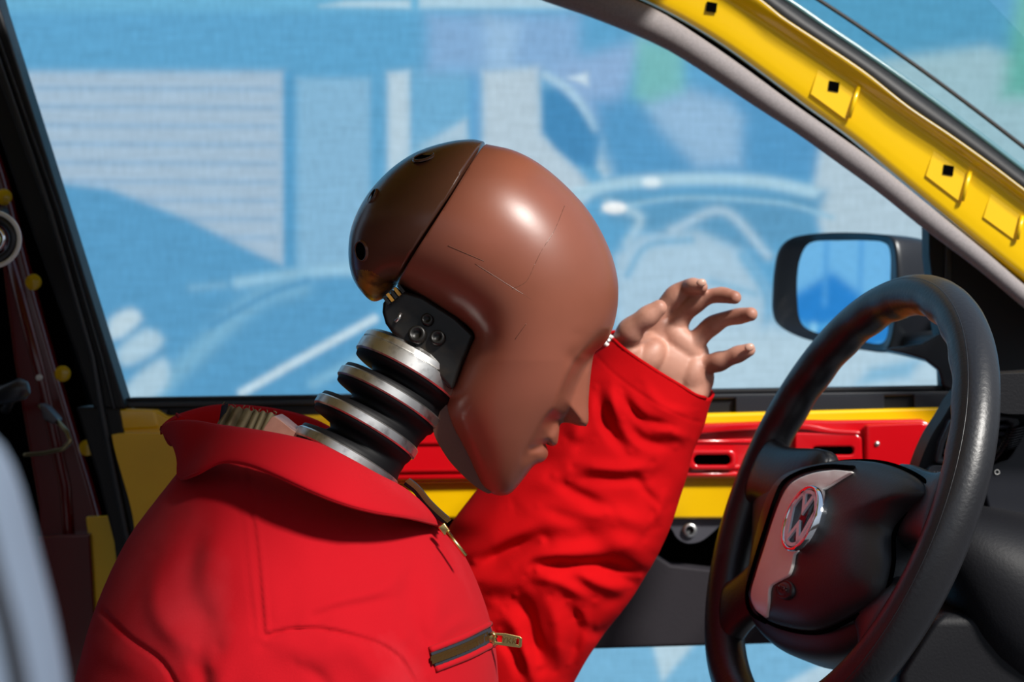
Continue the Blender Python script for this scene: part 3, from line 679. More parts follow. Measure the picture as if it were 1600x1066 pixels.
# ================================================================== rear pillar region at far left
def bpillar():
    t = thing('rear_door_pillar', 'dark red pillar with yellow paint spots at the left edge', 'car pillar')
    prism('pillar_panel', [(-340, -60), (-40, -60), (40, 270), (110, 540), (170, 740), (210, 1000), (220, 1100), (-340, 1100)], 1.66, 1.70, M['void'], t, bev=.002)
    prism('red_strip', [(-20, 200), (6, 280), (55, 470), (92, 600), (140, 760), (178, 900), (190, 1100), (70, 1100), (60, 800), (20, 560), (-8, 330), (-40, 200)], 1.64, 1.66, M['darkred'], t, bev=.004)
    tube('strip_fold', [P(10, 380, 1.64), P(62, 580, 1.64), P(102, 760, 1.64), P(120, 1000, 1.64)], .006, M['darkred'], t)
    for x, y in ((6, 308), (52, 441), (98, 584), (136, 700)):
        lathe('paint_spot', [(0, -.0008), (.0075, -.0006), (.008, 0)], P(x, y, 1.638), (0, 1, 0), M['yellow'], t, 20)
    prism('yellow_sill_patch', [(134, 808), (176, 806), (190, 880), (196, 1000), (150, 1000), (142, 880)], 1.632, 1.64, M['yellow'], t, bev=.001)
    prism('red_kick_panel', [(58, 838), (140, 834), (150, 1000), (160, 1100), (80, 1100)], 1.625, 1.64, M['darkred'], t, bev=.002)
    lathe('warning_lamp', [(0, -.003), (.003, -.002), (.004, 0)], P(62, 590, 1.636), (0, 1, 0), M['white'], t, 12)
    settle(t, (P(60, 1100, 1.66).x, 1.66, P(60, 1100, 1.66).z))
    # belt guide ring
    r = thing('seat_belt_guide', 'chrome and white belt guide ring at the left edge', 'belt guide')
    c = P(-12, 374, 1.45)
    bm = bmesh.new()
    def torus(name, R, rr, mat, dy, sc=1.0):
        bm = bmesh.new(); rings = []
        for i in range(48):
            a = 2*math.pi*i/48; d = Vector((math.cos(a), 0, math.sin(a))); rings.append([bm.verts.new(c+Vector((0, dy, 0))+d*(R+rr*math.cos(b))+Vector((0, rr*math.sin(b), 0))) for b in [2*math.pi*k/12 for k in range(12)]])
        for i in range(48):
            for k in range(12): bm.faces.new((rings[i][k], rings[i][(k+1) % 12], rings[(i+1) % 48][(k+1) % 12], rings[(i+1) % 48][k]))
        return from_bm(name, bm, mat, r)
    torus('outer_ring', .0235, .0022, M['white'], 0); torus('inner_ring', .018, .004, M['satin'], .002); torus('chrome_ring', .0105, .0022, M['chrome'], -.002)
    lathe('centre_stud', [(0, -.004), (.004, -.003), (.006, .004)], c, (0, 1, 0), M['brass'], r, 24)
    tube('guide_stalk', [c+Vector((-.01, .03, .0)), c+Vector((-.03, .08, .02)), c+Vector((-.05, .2, .04))], .006, M['black'], r)
    settle(r, c)
    h = thing('latch_hook', 'bent wire latch hook on the dark pillar at left', 'latch')
    tube('wire', [tuple(p) for p in resample([tuple(P(38, 711, 1.59)), tuple(P(70, 708, 1.585)), tuple(P(98, 702, 1.58)), tuple(P(110, 690, 1.58)), tuple(P(104, 674, 1.585)), tuple(P(84, 652, 1.60)), tuple(P(62, 634, 1.62))], 40)], .0022, material('dull_brass_wire', (.32, .27, .15, 1), .35, metal=1), h)
    prism('spring_block', [(60, 630), (72, 636), (90, 656), (84, 664), (68, 656)], 1.59, 1.61, M['bracket'], h, bev=.002)
    settle(h, P(70, 712, 1.6))
    k = thing('adjuster_knob', 'dark grey knob on the pillar above the wire hook', 'knob')
    tube('grip', [P(-30, 622, 1.50), P(10, 616, 1.48), P(34, 608, 1.475), P(44, 606, 1.475)], [.009, .009, .010, .006], M['rubtrim'], k, 20)
    tube('stem', [P(20, 618, 1.48), P(10, 640, 1.55), P(6, 640, 1.64)], .004, M['black'], k)
    settle(k, P(10, 640, 1.55))

# ================================================================== dashboard
def dashboard():
    t = thing('dashboard', 'black grained dashboard end with air vent behind the steering wheel', 'dashboard')
    ol = [(1432, 748), (1440, 716), (1456, 680), (1474, 652), (1492, 622), (1512, 602), (1540, 594), (1600, 590), (1800, 586), (1900, 700), (1900, 1300), (1395, 1300), (1400, 1000), (1430, 880), (1434, 800)]
    prism('dash_body', ol, 1.40, 1.432, M['dash'], t, bev=.008, step=8, sharp=(8, 9, 10, 11), seg=5)
    # upper pad
    prism('dash_pad', [(1540, 604), (1560, 586), (1600, 583), (1800, 580), (1800, 640), (1600, 648), (1552, 640)], 1.34, 1.42, M['dash'], t, bev=.010, step=8, seg=5)
    # vent: bezel with slats
    v = prism('vent_bezel', [(1462, 724), (1470, 690), (1486, 656), (1560, 648), (1592, 652), (1596, 668), (1556, 730), (1540, 736)], 1.388, 1.402, M['bezel'], t,
              holes=[[(1472, 716), (1478, 692), (1492, 666), (1516, 664), (1516, 722)], [(1530, 722), (1530, 662), (1574, 658), (1582, 664), (1550, 716)]], bev=.002)
    prism('vent_cavity', [(1464, 722), (1472, 690), (1488, 658), (1590, 654), (1552, 730)], 1.399, 1.4005, M['void'], v, bev=0)
    for k in range(5):
        y = 672+k*11.5
        tube('vent_slat', [P(1486-k*4, y, 1.394), P(1520, y-2, 1.394)], .0022, M['bracket'], v, 8)
        tube('vent_slat', [P(1528, y-3, 1.394), P(1578-k*6, y-6, 1.394)], .0022, M['bracket'], v, 8)
    # toothed thumb wheel
    bm = bmesh.new()
    for k in range(16):
        f = k/15; x = 1592-f*32; y = 668+f*52+6*math.sin(f*3.1); p = P(x, y, 1.384); box(bm, p, (.0065, 0, .002), (0, .006, 0), (-.0005, 0, .0012))
    from_bm('thumb_wheel', bm, M['satin'], t)
    bm = bmesh.new()
    c = P(1558, 738, 1.385); rings = []
    for i in range(24):
        a = 2*math.pi*i/24; d = Vector((math.cos(a), 0, math.sin(a))); rings.append([bm.verts.new(c+d*(.0019+.0004*math.cos(b))+Vector((0, .0004*math.sin(b), 0))) for b in [2*math.pi*q/6 for q in range(6)]])
    for i in range(24):
        for q in range(6): bm.faces.new((rings[i][q], rings[i][(q+1) % 6], rings[(i+1) % 24][(q+1) % 6], rings[(i+1) % 24][q]))
    from_bm('dial_mark', bm, M['white'], t)
    prism('dial_panel', [(1530, 742), (1566, 700), (1600, 664), (1800, 660), (1800, 900), (1560, 860)], 1.386, 1.402, M['satin'], t, bev=.003)
    # light switch block with icon
    sw = prism('light_switch', [(1446, 758), (1450, 736), (1458, 728), (1480, 730), (1486, 740), (1480, 766), (1454, 764)], 1.386, 1.402, M['satin'], t, bev=.002, step=4)
    for dx in (0, 5, 10): tube('switch_icon', [P(1460+dx, 737, 1.3855), P(1459+dx, 746, 1.3855)], .0004, M['bracket'], sw, 6)
    # cover over the steering column
    rows = []
    for i, (cx, cy, Y, rx, rz) in enumerate(((1450, 900, 1.36, .03, .04), (1462, 900, 1.36, .06, .055), (1500, 915, 1.36, .075, .07), (1560, 935, 1.36, .085, .078), (1640, 955, 1.37, .09, .08), (1760, 980, 1.38, .09, .085))):
        c = P(cx, cy, Y); r = []
        for k in range(28):
            a = 2*math.pi*k/28; ca, sa = math.cos(a), math.sin(a)
            ca = math.copysign(abs(ca)**.8, ca); sa = math.copysign(abs(sa)**.8, sa)
            r.append(c+Vector((sa*-.02, ca*rx, sa*rz)))
        rows.append(r)
    cc = loft('column_cover', rows, M['dash'], t, closed=True, sub=1, caps=True)
    # lower knee panel
    prism('knee_panel', [(1570, 960), (1600, 850), (1700, 820), (1900, 820), (1900, 1300), (1395, 1300), (1405, 1060), (1470, 960)], 1.30, 1.38, M['dash'], t, bev=.01)
    settle(t, (P(1600, 1300, 1.45).x, 1.45, P(1600, 1300, 1.45).z))

# ================================================================== steering wheel
WC = Vector((.2533, 1.291, CAMZ-.1258)); PSI = .2401; AL = .3872
WN = Vector((-math.cos(AL)*math.cos(PSI), -math.cos(AL)*math.sin(PSI), math.sin(AL)))
WU = Vector((math.sin(PSI), -math.cos(PSI), 0)); WV = WN.cross(WU)
if WV.z < 0: WV = -WV
def wheel():
    t = thing('steering_wheel', 'black leather steering wheel with airbag cover and round chrome badge', 'steering wheel')
    cam0 = Vector((0, 0, CAMZ))
    def W(px, py, off=0.0):       # point of the wheel plane (raised by off towards the driver) seen at px, py
        d = P(px, py, 1.0)-cam0; o = WC+WN*off; k = (o-cam0).dot(WN)/d.dot(WN); return cam0+d*k
    def loc(a, b, n=0.0): return WC+WU*a+WV*b+WN*n
    R = .175
    # rim, with finger waves on the inside of the upper half
    bm = bmesh.new(); NR, NK = 220, 24; rings = []
    for i in range(NR):
        a = 2*math.pi*i/NR; d = WU*math.cos(a)+WV*math.sin(a)
        up = max(0, math.sin(a)); side = math.cos(a)
        wave = .0010*math.sin(a*26)*(1 if (math.radians(95) < a < math.radians(165) or math.radians(15) < a < math.radians(85)) else 0)
        rg = []
        for k in range(NK):
            b = 2*math.pi*k/NK; inner = max(0, -math.cos(b))
            rr = .0160+wave*inner+.0012*abs(math.sin(a*2))*inner
            rg.append(bm.verts.new(WC+d*(R+rr*math.cos(b))+WN*(rr*1.02*math.sin(b))))
        rings.append(rg)
    for i in range(NR):
        for k in range(NK): bm.faces.new((rings[i][k], rings[i][(k+1) % NK], rings[(i+1) % NR][(k+1) % NK], rings[(i+1) % NR][k]))
    rim = from_bm('rim', bm, M['leather'], t)
    bm = bmesh.new(); pr = []
    # stitched seam ring on the front outer face
    for i in range(220):
        a = 2*math.pi*i/220; d = WU*math.cos(a)+WV*math.sin(a); pr.append(WC+d*(R+.0160*math.cos(1.0))+WN*(.0160*math.sin(1.0)))
    add_tube(bm, pr+[pr[0]], .0005, 6, False); from_bm('rim_seam', bm, M['leather'], rim)
    # spokes: four, hub to rim, flat oval section that flares at the rim
    ends = [W(1190, 735), W(1128, 975), W(1500, 800), W(1395, 990)]
    for e in ends:
        q = e-WC; a, b = q.dot(WU), q.dot(WV); ang = math.atan2(b, a); dr = Vector((math.cos(ang), math.sin(ang)))
        rows = []
        side = Vector((-dr.y, dr.x))
        for r, wdt, th, n in ((.055, .040, .016, -.012), (.085, .036, .015, -.008), (.115, .030, .013, -.004), (.140, .026, .012, -.001), (.158, .030, .013, 0), (.172, .042, .012, 0)):
            rg = []
            for k in range(20):
                c = 2*math.pi*k/20; cc, ss = math.cos(c), math.sin(c)
                cc = math.copysign(abs(cc)**.75, cc); ss = math.copysign(abs(ss)**.75, ss)
                p2 = dr*r+side*(cc*wdt); rg.append(loc(p2.x, p2.y, n+ss*th))
            rows.append(rg)
        loft('spoke', rows, M['leather'], t, closed=True, sub=1, caps=True)
    # airbag cover: domed pad. outline in the wheel plane, from the photograph
    def dome(name, L2, n0, height, mat, par, p=.6, rings=10):
        c2 = np.mean(L2, axis=0); rows = []
        for i in range(rings+1):
            k = math.cos(i/rings*math.pi/2*.999); s = math.sin(i/rings*math.pi/2)
            rows.append([loc(c2[0]+(q[0]-c2[0])*k**p, c2[1]+(q[1]-c2[1])*k**p, n0+height*s) for q in L2])
        base = [loc(q[0], q[1], n0-.02) for q in L2]
        return loft(name, [base]+rows, mat, par, closed=True, sub=1)
    def to2(pts, off=0.0): 
        r = []
        for p in pts:
            q = W(p[0], p[1], off)-WC; r.append((q.dot(WU), q.dot(WV)))
        return r
    L = smooth_loop(to2([(1176, 760), (1222, 738), (1290, 724), (1372, 722), (1432, 742), (1466, 770), (1452, 800), (1420, 830), (1410, 880), (1392, 940), (1350, 985), (1298, 1022), (1225, 1020), (1176, 985), (1160, 940), (1168, 850)], .0), True, .006)
    dome('hub_shell', L, -.012, .022, M['cover'], t, .35)
    Lc = smooth_loop(to2([(1232, 742), (1300, 722), (1372, 722), (1430, 745), (1444, 770), (1412, 800), (1390, 830), (1388, 880), (1372, 930), (1320, 965), (1270, 985), (1210, 975), (1182, 955), (1172, 920), (1185, 850), (1205, 780)], .012), True, .005)
    pad = dome('airbag_cover', Lc, .008, .022, M['cover'], t, .42, 12)
    # find the height of the pad under a sight line: sample its evaluated surface
    dg = bpy.context.evaluated_depsgraph_get(); dg.update(); ev = pad.evaluated_get(dg)
    me = ev.to_mesh(); vv = np.array([v.co[:] for v in me.vertices]); ev.to_mesh_clear()
    q = vv-np.array(WC); A = q@np.array(WU); B = q@np.array(WV); H = q@np.array(WN)
    def hgt(a, b):
        d = np.hypot(A-a, B-b)+(H < .006)*9; i = np.argsort(d)[:4]; wt = 1/(d[i]+1e-4); return float((H[i]*wt).sum()/wt.sum())
    def onpad(px, py, off=0.0):
        n = .02
        for _ in range(6):
            w_ = W(px, py, n)-WC; a, b = w_.dot(WU), w_.dot(WV); n = hgt(a, b)+off
        return loc(a, b, n), (a, b, n)
    # silver crescent
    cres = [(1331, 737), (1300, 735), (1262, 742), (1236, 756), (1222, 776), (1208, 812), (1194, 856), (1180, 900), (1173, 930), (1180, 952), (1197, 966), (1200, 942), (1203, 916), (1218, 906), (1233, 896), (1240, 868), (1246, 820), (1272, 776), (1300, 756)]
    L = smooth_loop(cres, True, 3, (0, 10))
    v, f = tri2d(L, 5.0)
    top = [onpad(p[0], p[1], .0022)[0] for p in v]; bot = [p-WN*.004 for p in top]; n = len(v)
    fa = [tuple(x) for x in f]; ed = {}
    for x in fa:
        for i in range(3):
            e = (x[i], x[(i+1) % 3]); k = (min(e), max(e)); ed[k] = None if k in ed else e
    faces = fa+[tuple(i+n for i in x[::-1]) for x in fa]+[(e[1], e[0], e[0]+n, e[1]+n) for e in ed.values() if e]
    cr = mk('silver_trim', top+bot, faces, M['silver'], t); cr['label'] = 'pale silver crescent beside the badge'
    tube('trim_groove', [onpad(p[0], p[1], .0010)[0] for p in resample([(1334, 731), (1292, 729), (1250, 738), (1224, 754), (1212, 778), (1196, 826), (1178, 884), (1167, 930), (1174, 958), (1196, 972)], 44)], .0017, M['void'], t, 8)
    # badge: chrome ring, dark disc, chrome letters V over W. a true circle lying on the pad
    cpt, (a0, b0, n0) = onpad(1261, 814, .001)
    e = [W(1296, 772, n0), W(1226, 862, n0)]; rad = .0265
    # local tangent frame of the pad
    h = .012; gx = (hgt(a0+h, b0)-hgt(a0-h, b0))/(2*h); gy = (hgt(a0, b0+h)-hgt(a0, b0-h))/(2*h)
    bn = (WN-WU*gx*.6-WV*gy*.6).normalized(); bu = (WU-bn*WU.dot(bn)).normalized(); bv = bn.cross(bu)
    if bv.dot(WV) < 0: bv = -bv
    bc = cpt+bn*.001
    bd = lathe('badge', [(0, .0035), (rad*.86, .0035), (rad*.88, .0015), (rad*.88, -.004)], bc, bn, M['badge'], t, 64); bd['label'] = 'round chrome badge with the letters V and W'
    prof = [(rad*.86, .002), (rad*.89, .0052), (rad*.94, .0064), (rad*.99, .0052), (rad*1.02, .001), (rad*1.02, -.005)]
    lathe('badge_ring', prof, bc, bn, M['chrome'], bd, 72)
    r2 = rad*.86
    def L3(x, y, z): return bc+bu*(x*r2)+bv*(y*r2)+bn*z
    # bu points to the camera side of the wheel, which is the right of the badge when read from the seat
    def stroke(pl, wd):
        bm = bmesh.new(); pl = [Vector(p) for p in pl]; Lf = []; Rt = []
        for i, p in enumerate(pl):
            d1 = (pl[i]-pl[i-1]).normalized() if i > 0 else None; d2 = (pl[i+1]-pl[i]).normalized() if i < len(pl)-1 else None
            if d1 is None: m = Vector((-d2.y, d2.x)); s = 1
            elif d2 is None: m = Vector((-d1.y, d1.x)); s = 1
            else:
                m = (Vector((-d1.y, d1.x))+Vector((-d2.y, d2.x))).normalized(); s = min(2.2, 1/max(.2, m.dot(Vector((-d1.y, d1.x)))))
            Lf.append(p+m*wd*s); Rt.append(p-m*wd*s)
        zt, zb = .0052, .003
        A = [[bm.verts.new(L3(q.x, q.y, z)) for q in arr] for arr, z in ((Lf, zt), (Rt, zt), (Rt, zb), (Lf, zb))]
        for i in range(len(pl)-1):
            for k in range(4): bm.faces.new((A[k][i], A[k][i+1], A[(k+1) % 4][i+1], A[(k+1) % 4][i]))
        bm.faces.new([A[k][0] for k in range(4)]); bm.faces.new([A[k][-1] for k in range(4)][::-1])
        return bm
    from_bm('letter_v', stroke([(-.42, .92), (0, .27), (.42, .92)], .085), M['letters'], bd, False)
    from_bm('letter_w', stroke([(-.94, .40), (-.46, -.80), (0, -.20), (.46, -.80), (.94, .40)], .085), M['letters'], bd, False)
    from_bm('inner_ring', stroke([(.93*math.cos(q), .93*math.sin(q)) for q in np.linspace(0, 2*math.pi, 49)], .06), M['letters'], bd, False)
    # oval airbag button with embossed word
    oc, (ab, bb, nb) = onpad(1228, 922, .0005)
    ring = []
    for rr, z in ((1.12, -.002), (1.1, .001), (.98, .0022), (.9, .0012), (.75, .0026), (.4, .0034), (.02, .0036)):
        ring.append([oc+(WU*math.cos(q)*.0135+WV*math.sin(q)*.0065)*rr+WN*z for q in [2*math.pi*k/32 for k in range(32)]])
    bt = loft('airbag_button', ring, M['cover'], t, closed=True, sub=0)
    cu = bpy.data.curves.new('word', 'FONT'); cu.body = 'AIRBAG'; cu.size = .0052; cu.extrude = .0003; cu.align_x = 'CENTER'; cu.align_y = 'CENTER'
    to = bpy.data.objects.new('tmp', cu); COL.objects.link(to); dg = bpy.context.evaluated_depsgraph_get(); dg.update()
    me = bpy.data.meshes.new_from_object(to.evaluated_get(dg)); bpy.data.objects.remove(to)
    lo = bpy.data.objects.new('embossed_word', me); COL.objects.link(lo); me.materials.append(M['satin']); lo.parent = bt
    X = WU; Yv = WV; Mx = Matrix((X, Yv, WN)).transposed().to_4x4(); Mx.translation = oc+WN*.0037
    me.transform(Mx)
    # parting line around the pad
    bm = bmesh.new(); c2 = np.mean(Lc, axis=0); pl = [loc(q[0]*1.0+(q[0]-c2[0])*.012, q[1]+(q[1]-c2[1])*.012, .0085) for q in Lc]
    add_tube(bm, pl+[pl[0]], .0016, 8, False); from_bm('pad_gap', bm, M['void'], pad)
    settle(t, WC-WN*.06)

# ================================================================== soft grey shape close to the lens
def near_seat():
    t = thing('passenger_seat', 'pale grey seat edge out of focus in the near left corner', 'seat')
    Y = .34; rows = []
    L = [(-60, 640), (-6, 690), (24, 760), (48, 860), (76, 960), (92, 1040), (104, 1110), (112, 1200), (120, 1500)]
    for i, p in enumerate(L):
        r = []
        for k in range(16):
            a = 2*math.pi*k/16
            r.append(P(p[0]-150, p[1]+20, Y)+Vector((math.cos(a)*120*Y/F, math.sin(a)*.05, 0)))
        rows.append(r)
    loft('backrest', rows, M['seat'], t, closed=True, sub=1, caps=True)
    rr = [P(p[0]-64, p[1]+24, Y-.045) for p in L]
    tube('piping', [tuple(x) for x in resample([tuple(p) for p in rr], 40)], .002, M['rubtrim'], t)
    settle(t, P(-20, 1500, Y))

def roof():  # unseen roof, its front edge set to shade the cap and left shoulder
    t = thing('car_roof', 'car roof panel over the dummy, above the picture', 'car roof')
    x1 = .17; V = []; n = 12; m = 10
    rows = []
    for i in range(n+1):
        f = i/n; x = -1.5+(x1+1.5)*f
        rows.append([Vector((x-.05*math.sin(g*math.pi)*0, .42+1.12*g, 1.535+.05*math.sin(g*math.pi)+.03*math.sin(f*math.pi))) for g in [k/m for k in range(m+1)]])
    loft('roof_panel', rows, M['yellow'], t, thick=.025, sub=1)
    # hidden pillar that carries it at the rear
    bm = bmesh.new(); box(bm, Vector((-1.4, 1.5, .77)), (.06, 0, 0), (0, .04, 0), (0, 0, .77)); box(bm, Vector((-1.4, .47, .77)), (.06, 0, 0), (0, .04, 0), (0, 0, .77)); from_bm('rear_post', bm, M['yellow'], t, False)
    bm = bmesh.new(); box(bm, Vector((-.80, 1.0, .78)), (.02, 0, 0), (0, .56, 0), (0, 0, .74)); from_bm('rear_shade_board', bm, M['black'], t, False)  # unseen board added to block ambient light from behind
    settle(t, (-.7, 1, 0))
roof(); door(); mirror(); pillar(); bpillar(); dashboard(); wheel(); near_seat()
# ================================================================== crash test dummy
YH = 1.20
def dummy():
    t = thing('crash_test_dummy', 'crash test dummy in red coverall leaning forward, brown head bowed, hand raised', 'crash test dummy')
    # ---------------- head: skull and face share one surface, parted along the seam
    prof = [(760, 226), (800, 235), (838, 254), (880, 288), (920, 333), (948, 384), (962, 430), (963.5, 470), (958, 503), (949, 527), (938, 541), (928, 550), (924, 565), (920, 600), (918, 630), (918, 657), (914, 665), (902, 664), (887, 660), (875, 661), (872, 676), (869, 692), (861, 696), (851, 692), (855, 704), (853, 714), (845, 721), (834, 725), (821, 741), (806, 760), (795, 770), (780, 773), (766, 769), (753, 760), (744, 744), (728, 706), (706, 664), (696, 630), (702, 604), (716, 566), (728, 536), (738, 524), (722, 508), (690, 488), (655, 466), (622, 448),
            (612, 460), (598, 471), (583, 473), (566, 457), (553, 434), (548, 400), (553, 358), (575, 312), (610, 272), (652, 243), (700, 227), (740, 222)]
    out = smooth_loop(prof, True, 3.0, (0, 16, 23, 45))
    s0, s1 = np.array([760.0, 226.0]), np.array([622.0, 448.0])
    # the seam is a shallow arc
    sl = resample([tuple(s0), (700, 333), tuple(s1)], 90)
    cheek = [(952, 520), (934, 552), (912, 578), (896, 612), (884, 645), (868, 662), (852, 690), (838, 712)]
    CH = smooth_loop(cheek, False, 6)
    def local(v, h, s):
        h = .079*np.clip(s, 0, 1)**.86
        h = h*(1-.10*np.clip((v[:, 1]-560)/200, 0, 1))
        # nose and mouth: a narrow ridge in front of the cheek
        d = dist_line(v, CH); side = np.zeros(len(v), bool)
        poly = np.array(cheek+[(838, 760), (1000, 760), (1000, 500)]); side = inside(v, poly)
        pr = dist_line(v, out, True)
        nose = .004*np.sqrt(np.clip(pr/4, 0, 1))+.019*np.clip(pr/42, 0, 1)
        k = np.where(side, 0.0, np.clip(d/30, 0, 1)); k = k*k*(3-2*k)
        zone = np.clip((v[:, 1]-512)/40, 0, 1)*np.clip((735-v[:, 1])/50, 0, 1)
        tgt = np.minimum(h, nose)*(1-k)+h*k
        zone = zone*(1-.45*np.clip((v[:, 1]-655)/25, 0, 1))
        h = h*(1-zone)+np.minimum(h, tgt)*zone
        return h
    HB = Blob(out, YH, .079, 3.2, cons=[sl], local=local)
    HB.strokes([([(905, 556), (935, 548)], 13, -.006), ([(828, 700), (850, 692)], 5, -.003), ([(880, 655), (870, 664)], 5, -.003),
                ([(900, 520), (945, 515)], 22, .002), ([(745, 530), (760, 500)], 20, -.003), ([(712, 630), (735, 690), (752, 740)], 9, .0015),
                ([(750, 300), (690, 420)], 60, .001), ([(820, 745), (830, 728)], 9, -.002)])
    # bolt holes of the cap
    def side_cap(p):
        x = p[:, 0]; y = p[:, 1]; return ((s1[0]-s0[0])*(y-s0[1])-(s1[1]-s0[1])*(x-s0[0])) > 0
    cap_poly = np.array(list(map(tuple, sl))+[(560, 520), (480, 400), (560, 200), (757, 180)])
    face = HB.build('head', M['vinyl'], t, keep=lambda c: ~inside(c, cap_poly), shift=(1.5, 1.5))
    face['label'] = 'brown vinyl face seen from its right side'
    def mf(c): return inside(c, np.array([(560, 424), (580, 426), (604, 438), (620, 448), (600, 476), (580, 470), (562, 446)])).astype(int)
    cap = HB.build('skull_cap', [M['vinyl_dark'], M['amber']], t, keep=lambda c: inside(c, cap_poly), shift=(-2.5, -2.5), matfn=mf)
    cap['label'] = 'darker brown rear skull cap with bolt holes'
    # rims of the bolt holes
    for cx, cy, rr_ in ((665, 248, .0068), (567, 395, .0062), (585, 309, .0050)):
        p0 = HB.at(cx, cy); n_ = (HB.at(cx+9, cy)-HB.at(cx-9, cy)).cross(HB.at(cx, cy+9)-HB.at(cx, cy-9)).normalized()
        if n_.y > 0: n_ = -n_
        p0 = p0+Vector((-.0012, 0, .0012))
        lathe('hole_rim', [(rr_*1.0, .0002), (rr_*1.05, .0010), (rr_*1.16, .0009), (rr_*1.25, -.0006)], p0, n_, M['vinyl_dark'], cap, 40)
        lathe('bolt_hole', [(0, .0004), (rr_*1.02, .0004), (rr_*1.02, -.003)], p0, n_, M['void'], cap, 40)
    # seam lips and drawn lines on the face
    for ln in ([(882, 322), (866, 360), (846, 392), (836, 412)], [(836, 412), (822, 440), (800, 452)], [(742, 412), (786, 440), (850, 482), (864, 500)], [(756, 408), (700, 384)], [(805, 530), (822, 506)]):
        tube('scratch', [HB.at(p[0], p[1], -.0001) for p in resample(ln, 26)], .00028, M['vinyl_dark'], face, 6)
    prism('jaw_lining', [(712, 560), (690, 620), (676, 668), (696, 712), (722, 742), (748, 764), (768, 770), (760, 720), (740, 640)], YH-.012, YH+.045, M['vinyl_dark'], t, bev=.006, step=6)
    # ---------------- neck
    ax = Vector((.50, .21, .865)).normalized()
    cen = [(643, 573, .0175), (608, 623, .0075), (572, 667, .0075), (541, 717, .0075)]
    C = [P(a, b, YH) for a, b, _ in cen]
    R0 = .0415
    for i, (c, (_, _, th)) in enumerate(zip(C, cen)):
        hh = th/2
        if i == 0:
            o = lathe('neck_disc', [(0, hh+.0015), (R0-.007, hh+.001), (R0-.003, hh-.0005), (R0-.0006, hh-.003), (R0-.0003, .0022), (R0-.0012, .0016), (R0-.0012, .0012), (R0, .0006), (R0+.0002, -hh+.001), (R0-.001, -hh), (0, -hh)], c, ax, M['steel'], t, 96)
        else:
            o = lathe('neck_disc', [(0, hh), (R0-.0010, hh), (R0, hh-.0010), (R0, -hh+.001), (R0-.001, -hh), (0, -hh)], c, ax, M['steel'], t, 96)
        o['label'] = 'brushed steel ring of the neck'
        es = o.modifiers.new('crisp', 'EDGE_SPLIT'); es.split_angle = math.radians(25)
    # rubber column: lips against every disc, waist between them
    a_, b_ = frame_of(ax)
    sh = Vector((.87, 0, -.5)).normalized()*.0085
    rows = []
    def ring(c, r): rows.append([c+(a_*math.cos(q)+b_*math.sin(q))*r for q in [2*math.pi*k/64 for k in range(64)]])
    for i in range(3):
        u, l = C[i]-ax*(cen[i][2]/2), C[i+1]+ax*(cen[i+1][2]/2)
        ring(u, R0-.0015); ring(u-ax*.0030, R0-.0022)
        d = l-u
        ring(u+d*.30+sh*.8, .0315); ring(u+d*.5+sh, .0300); ring(u+d*.68+sh*.8, .0315)
        ring(l+ax*.0030, R0-.0022); ring(l, R0-.0015)
    u = C[3]-ax*.0037; ring(u, R0-.0015); ring(u-ax*.004, R0-.003); ring(u-ax*.02+sh, .032); ring(u-ax*.07+sh, .034)
    nr = loft('neck_rubber', rows, M['rubber'], t, closed=True, sub=0)
    nr['label'] = 'black ribbed rubber neck'
    # black bracket that bolts neck and skull together
    br = prism('neck_bracket', [(598, 474), (616, 450), (660, 463), (712, 496), (742, 524), (732, 548), (718, 580), (706, 612), (688, 592), (650, 552), (612, 520), (602, 506), (597, 488)], YH-.035, YH+.035, M['blackmetal'], t, bev=.003)
    for k in range(5):
        bm = bmesh.new(); p = P(606+k*5.5, 470-k*4.5, YH-.030); box(bm, p, (.0009, 0, .0007), (0, .012, 0), (-.002, 0, .0026)); from_bm('bracket_fin', bm, M['amber'] if k % 2 else M['blackmetal'], br, False)
    for px, py, r in ((652, 523, .006), (684, 528, .005), (668, 500, .004)):
        lathe('bracket_bolt', [(0, .001), (r*.5, .0), (r*.6, .003), (r, .003), (r*1.1, -.002)], P(px, py, YH-.037), (-.15, -1, .25), M['blackmetal'], br, 24)
    tube('bracket_pin', [P(618, 502, YH-.040), P(624, 497, YH-.042), P(626, 490, YH-.040)], .0012, M['steel'], br, 8)

    # ---------------- coverall body
    to = [(278, 742), (300, 715), (340, 700), (400, 702), (470, 718), (540, 742), (610, 776), (650, 792), (684, 812), (702, 834), (730, 880), (751, 928), (765, 970), (774, 1010), (779, 1066), (790, 1250), (760, 1420), (130, 1420), (88, 1250), (128, 1066), (150, 985), (166, 930), (190, 872), (216, 824), (244, 786)]
    TB = Blob(smooth_loop(to, True, 4.0, (16, 17)), YH, .18, 4.2, power=.95)
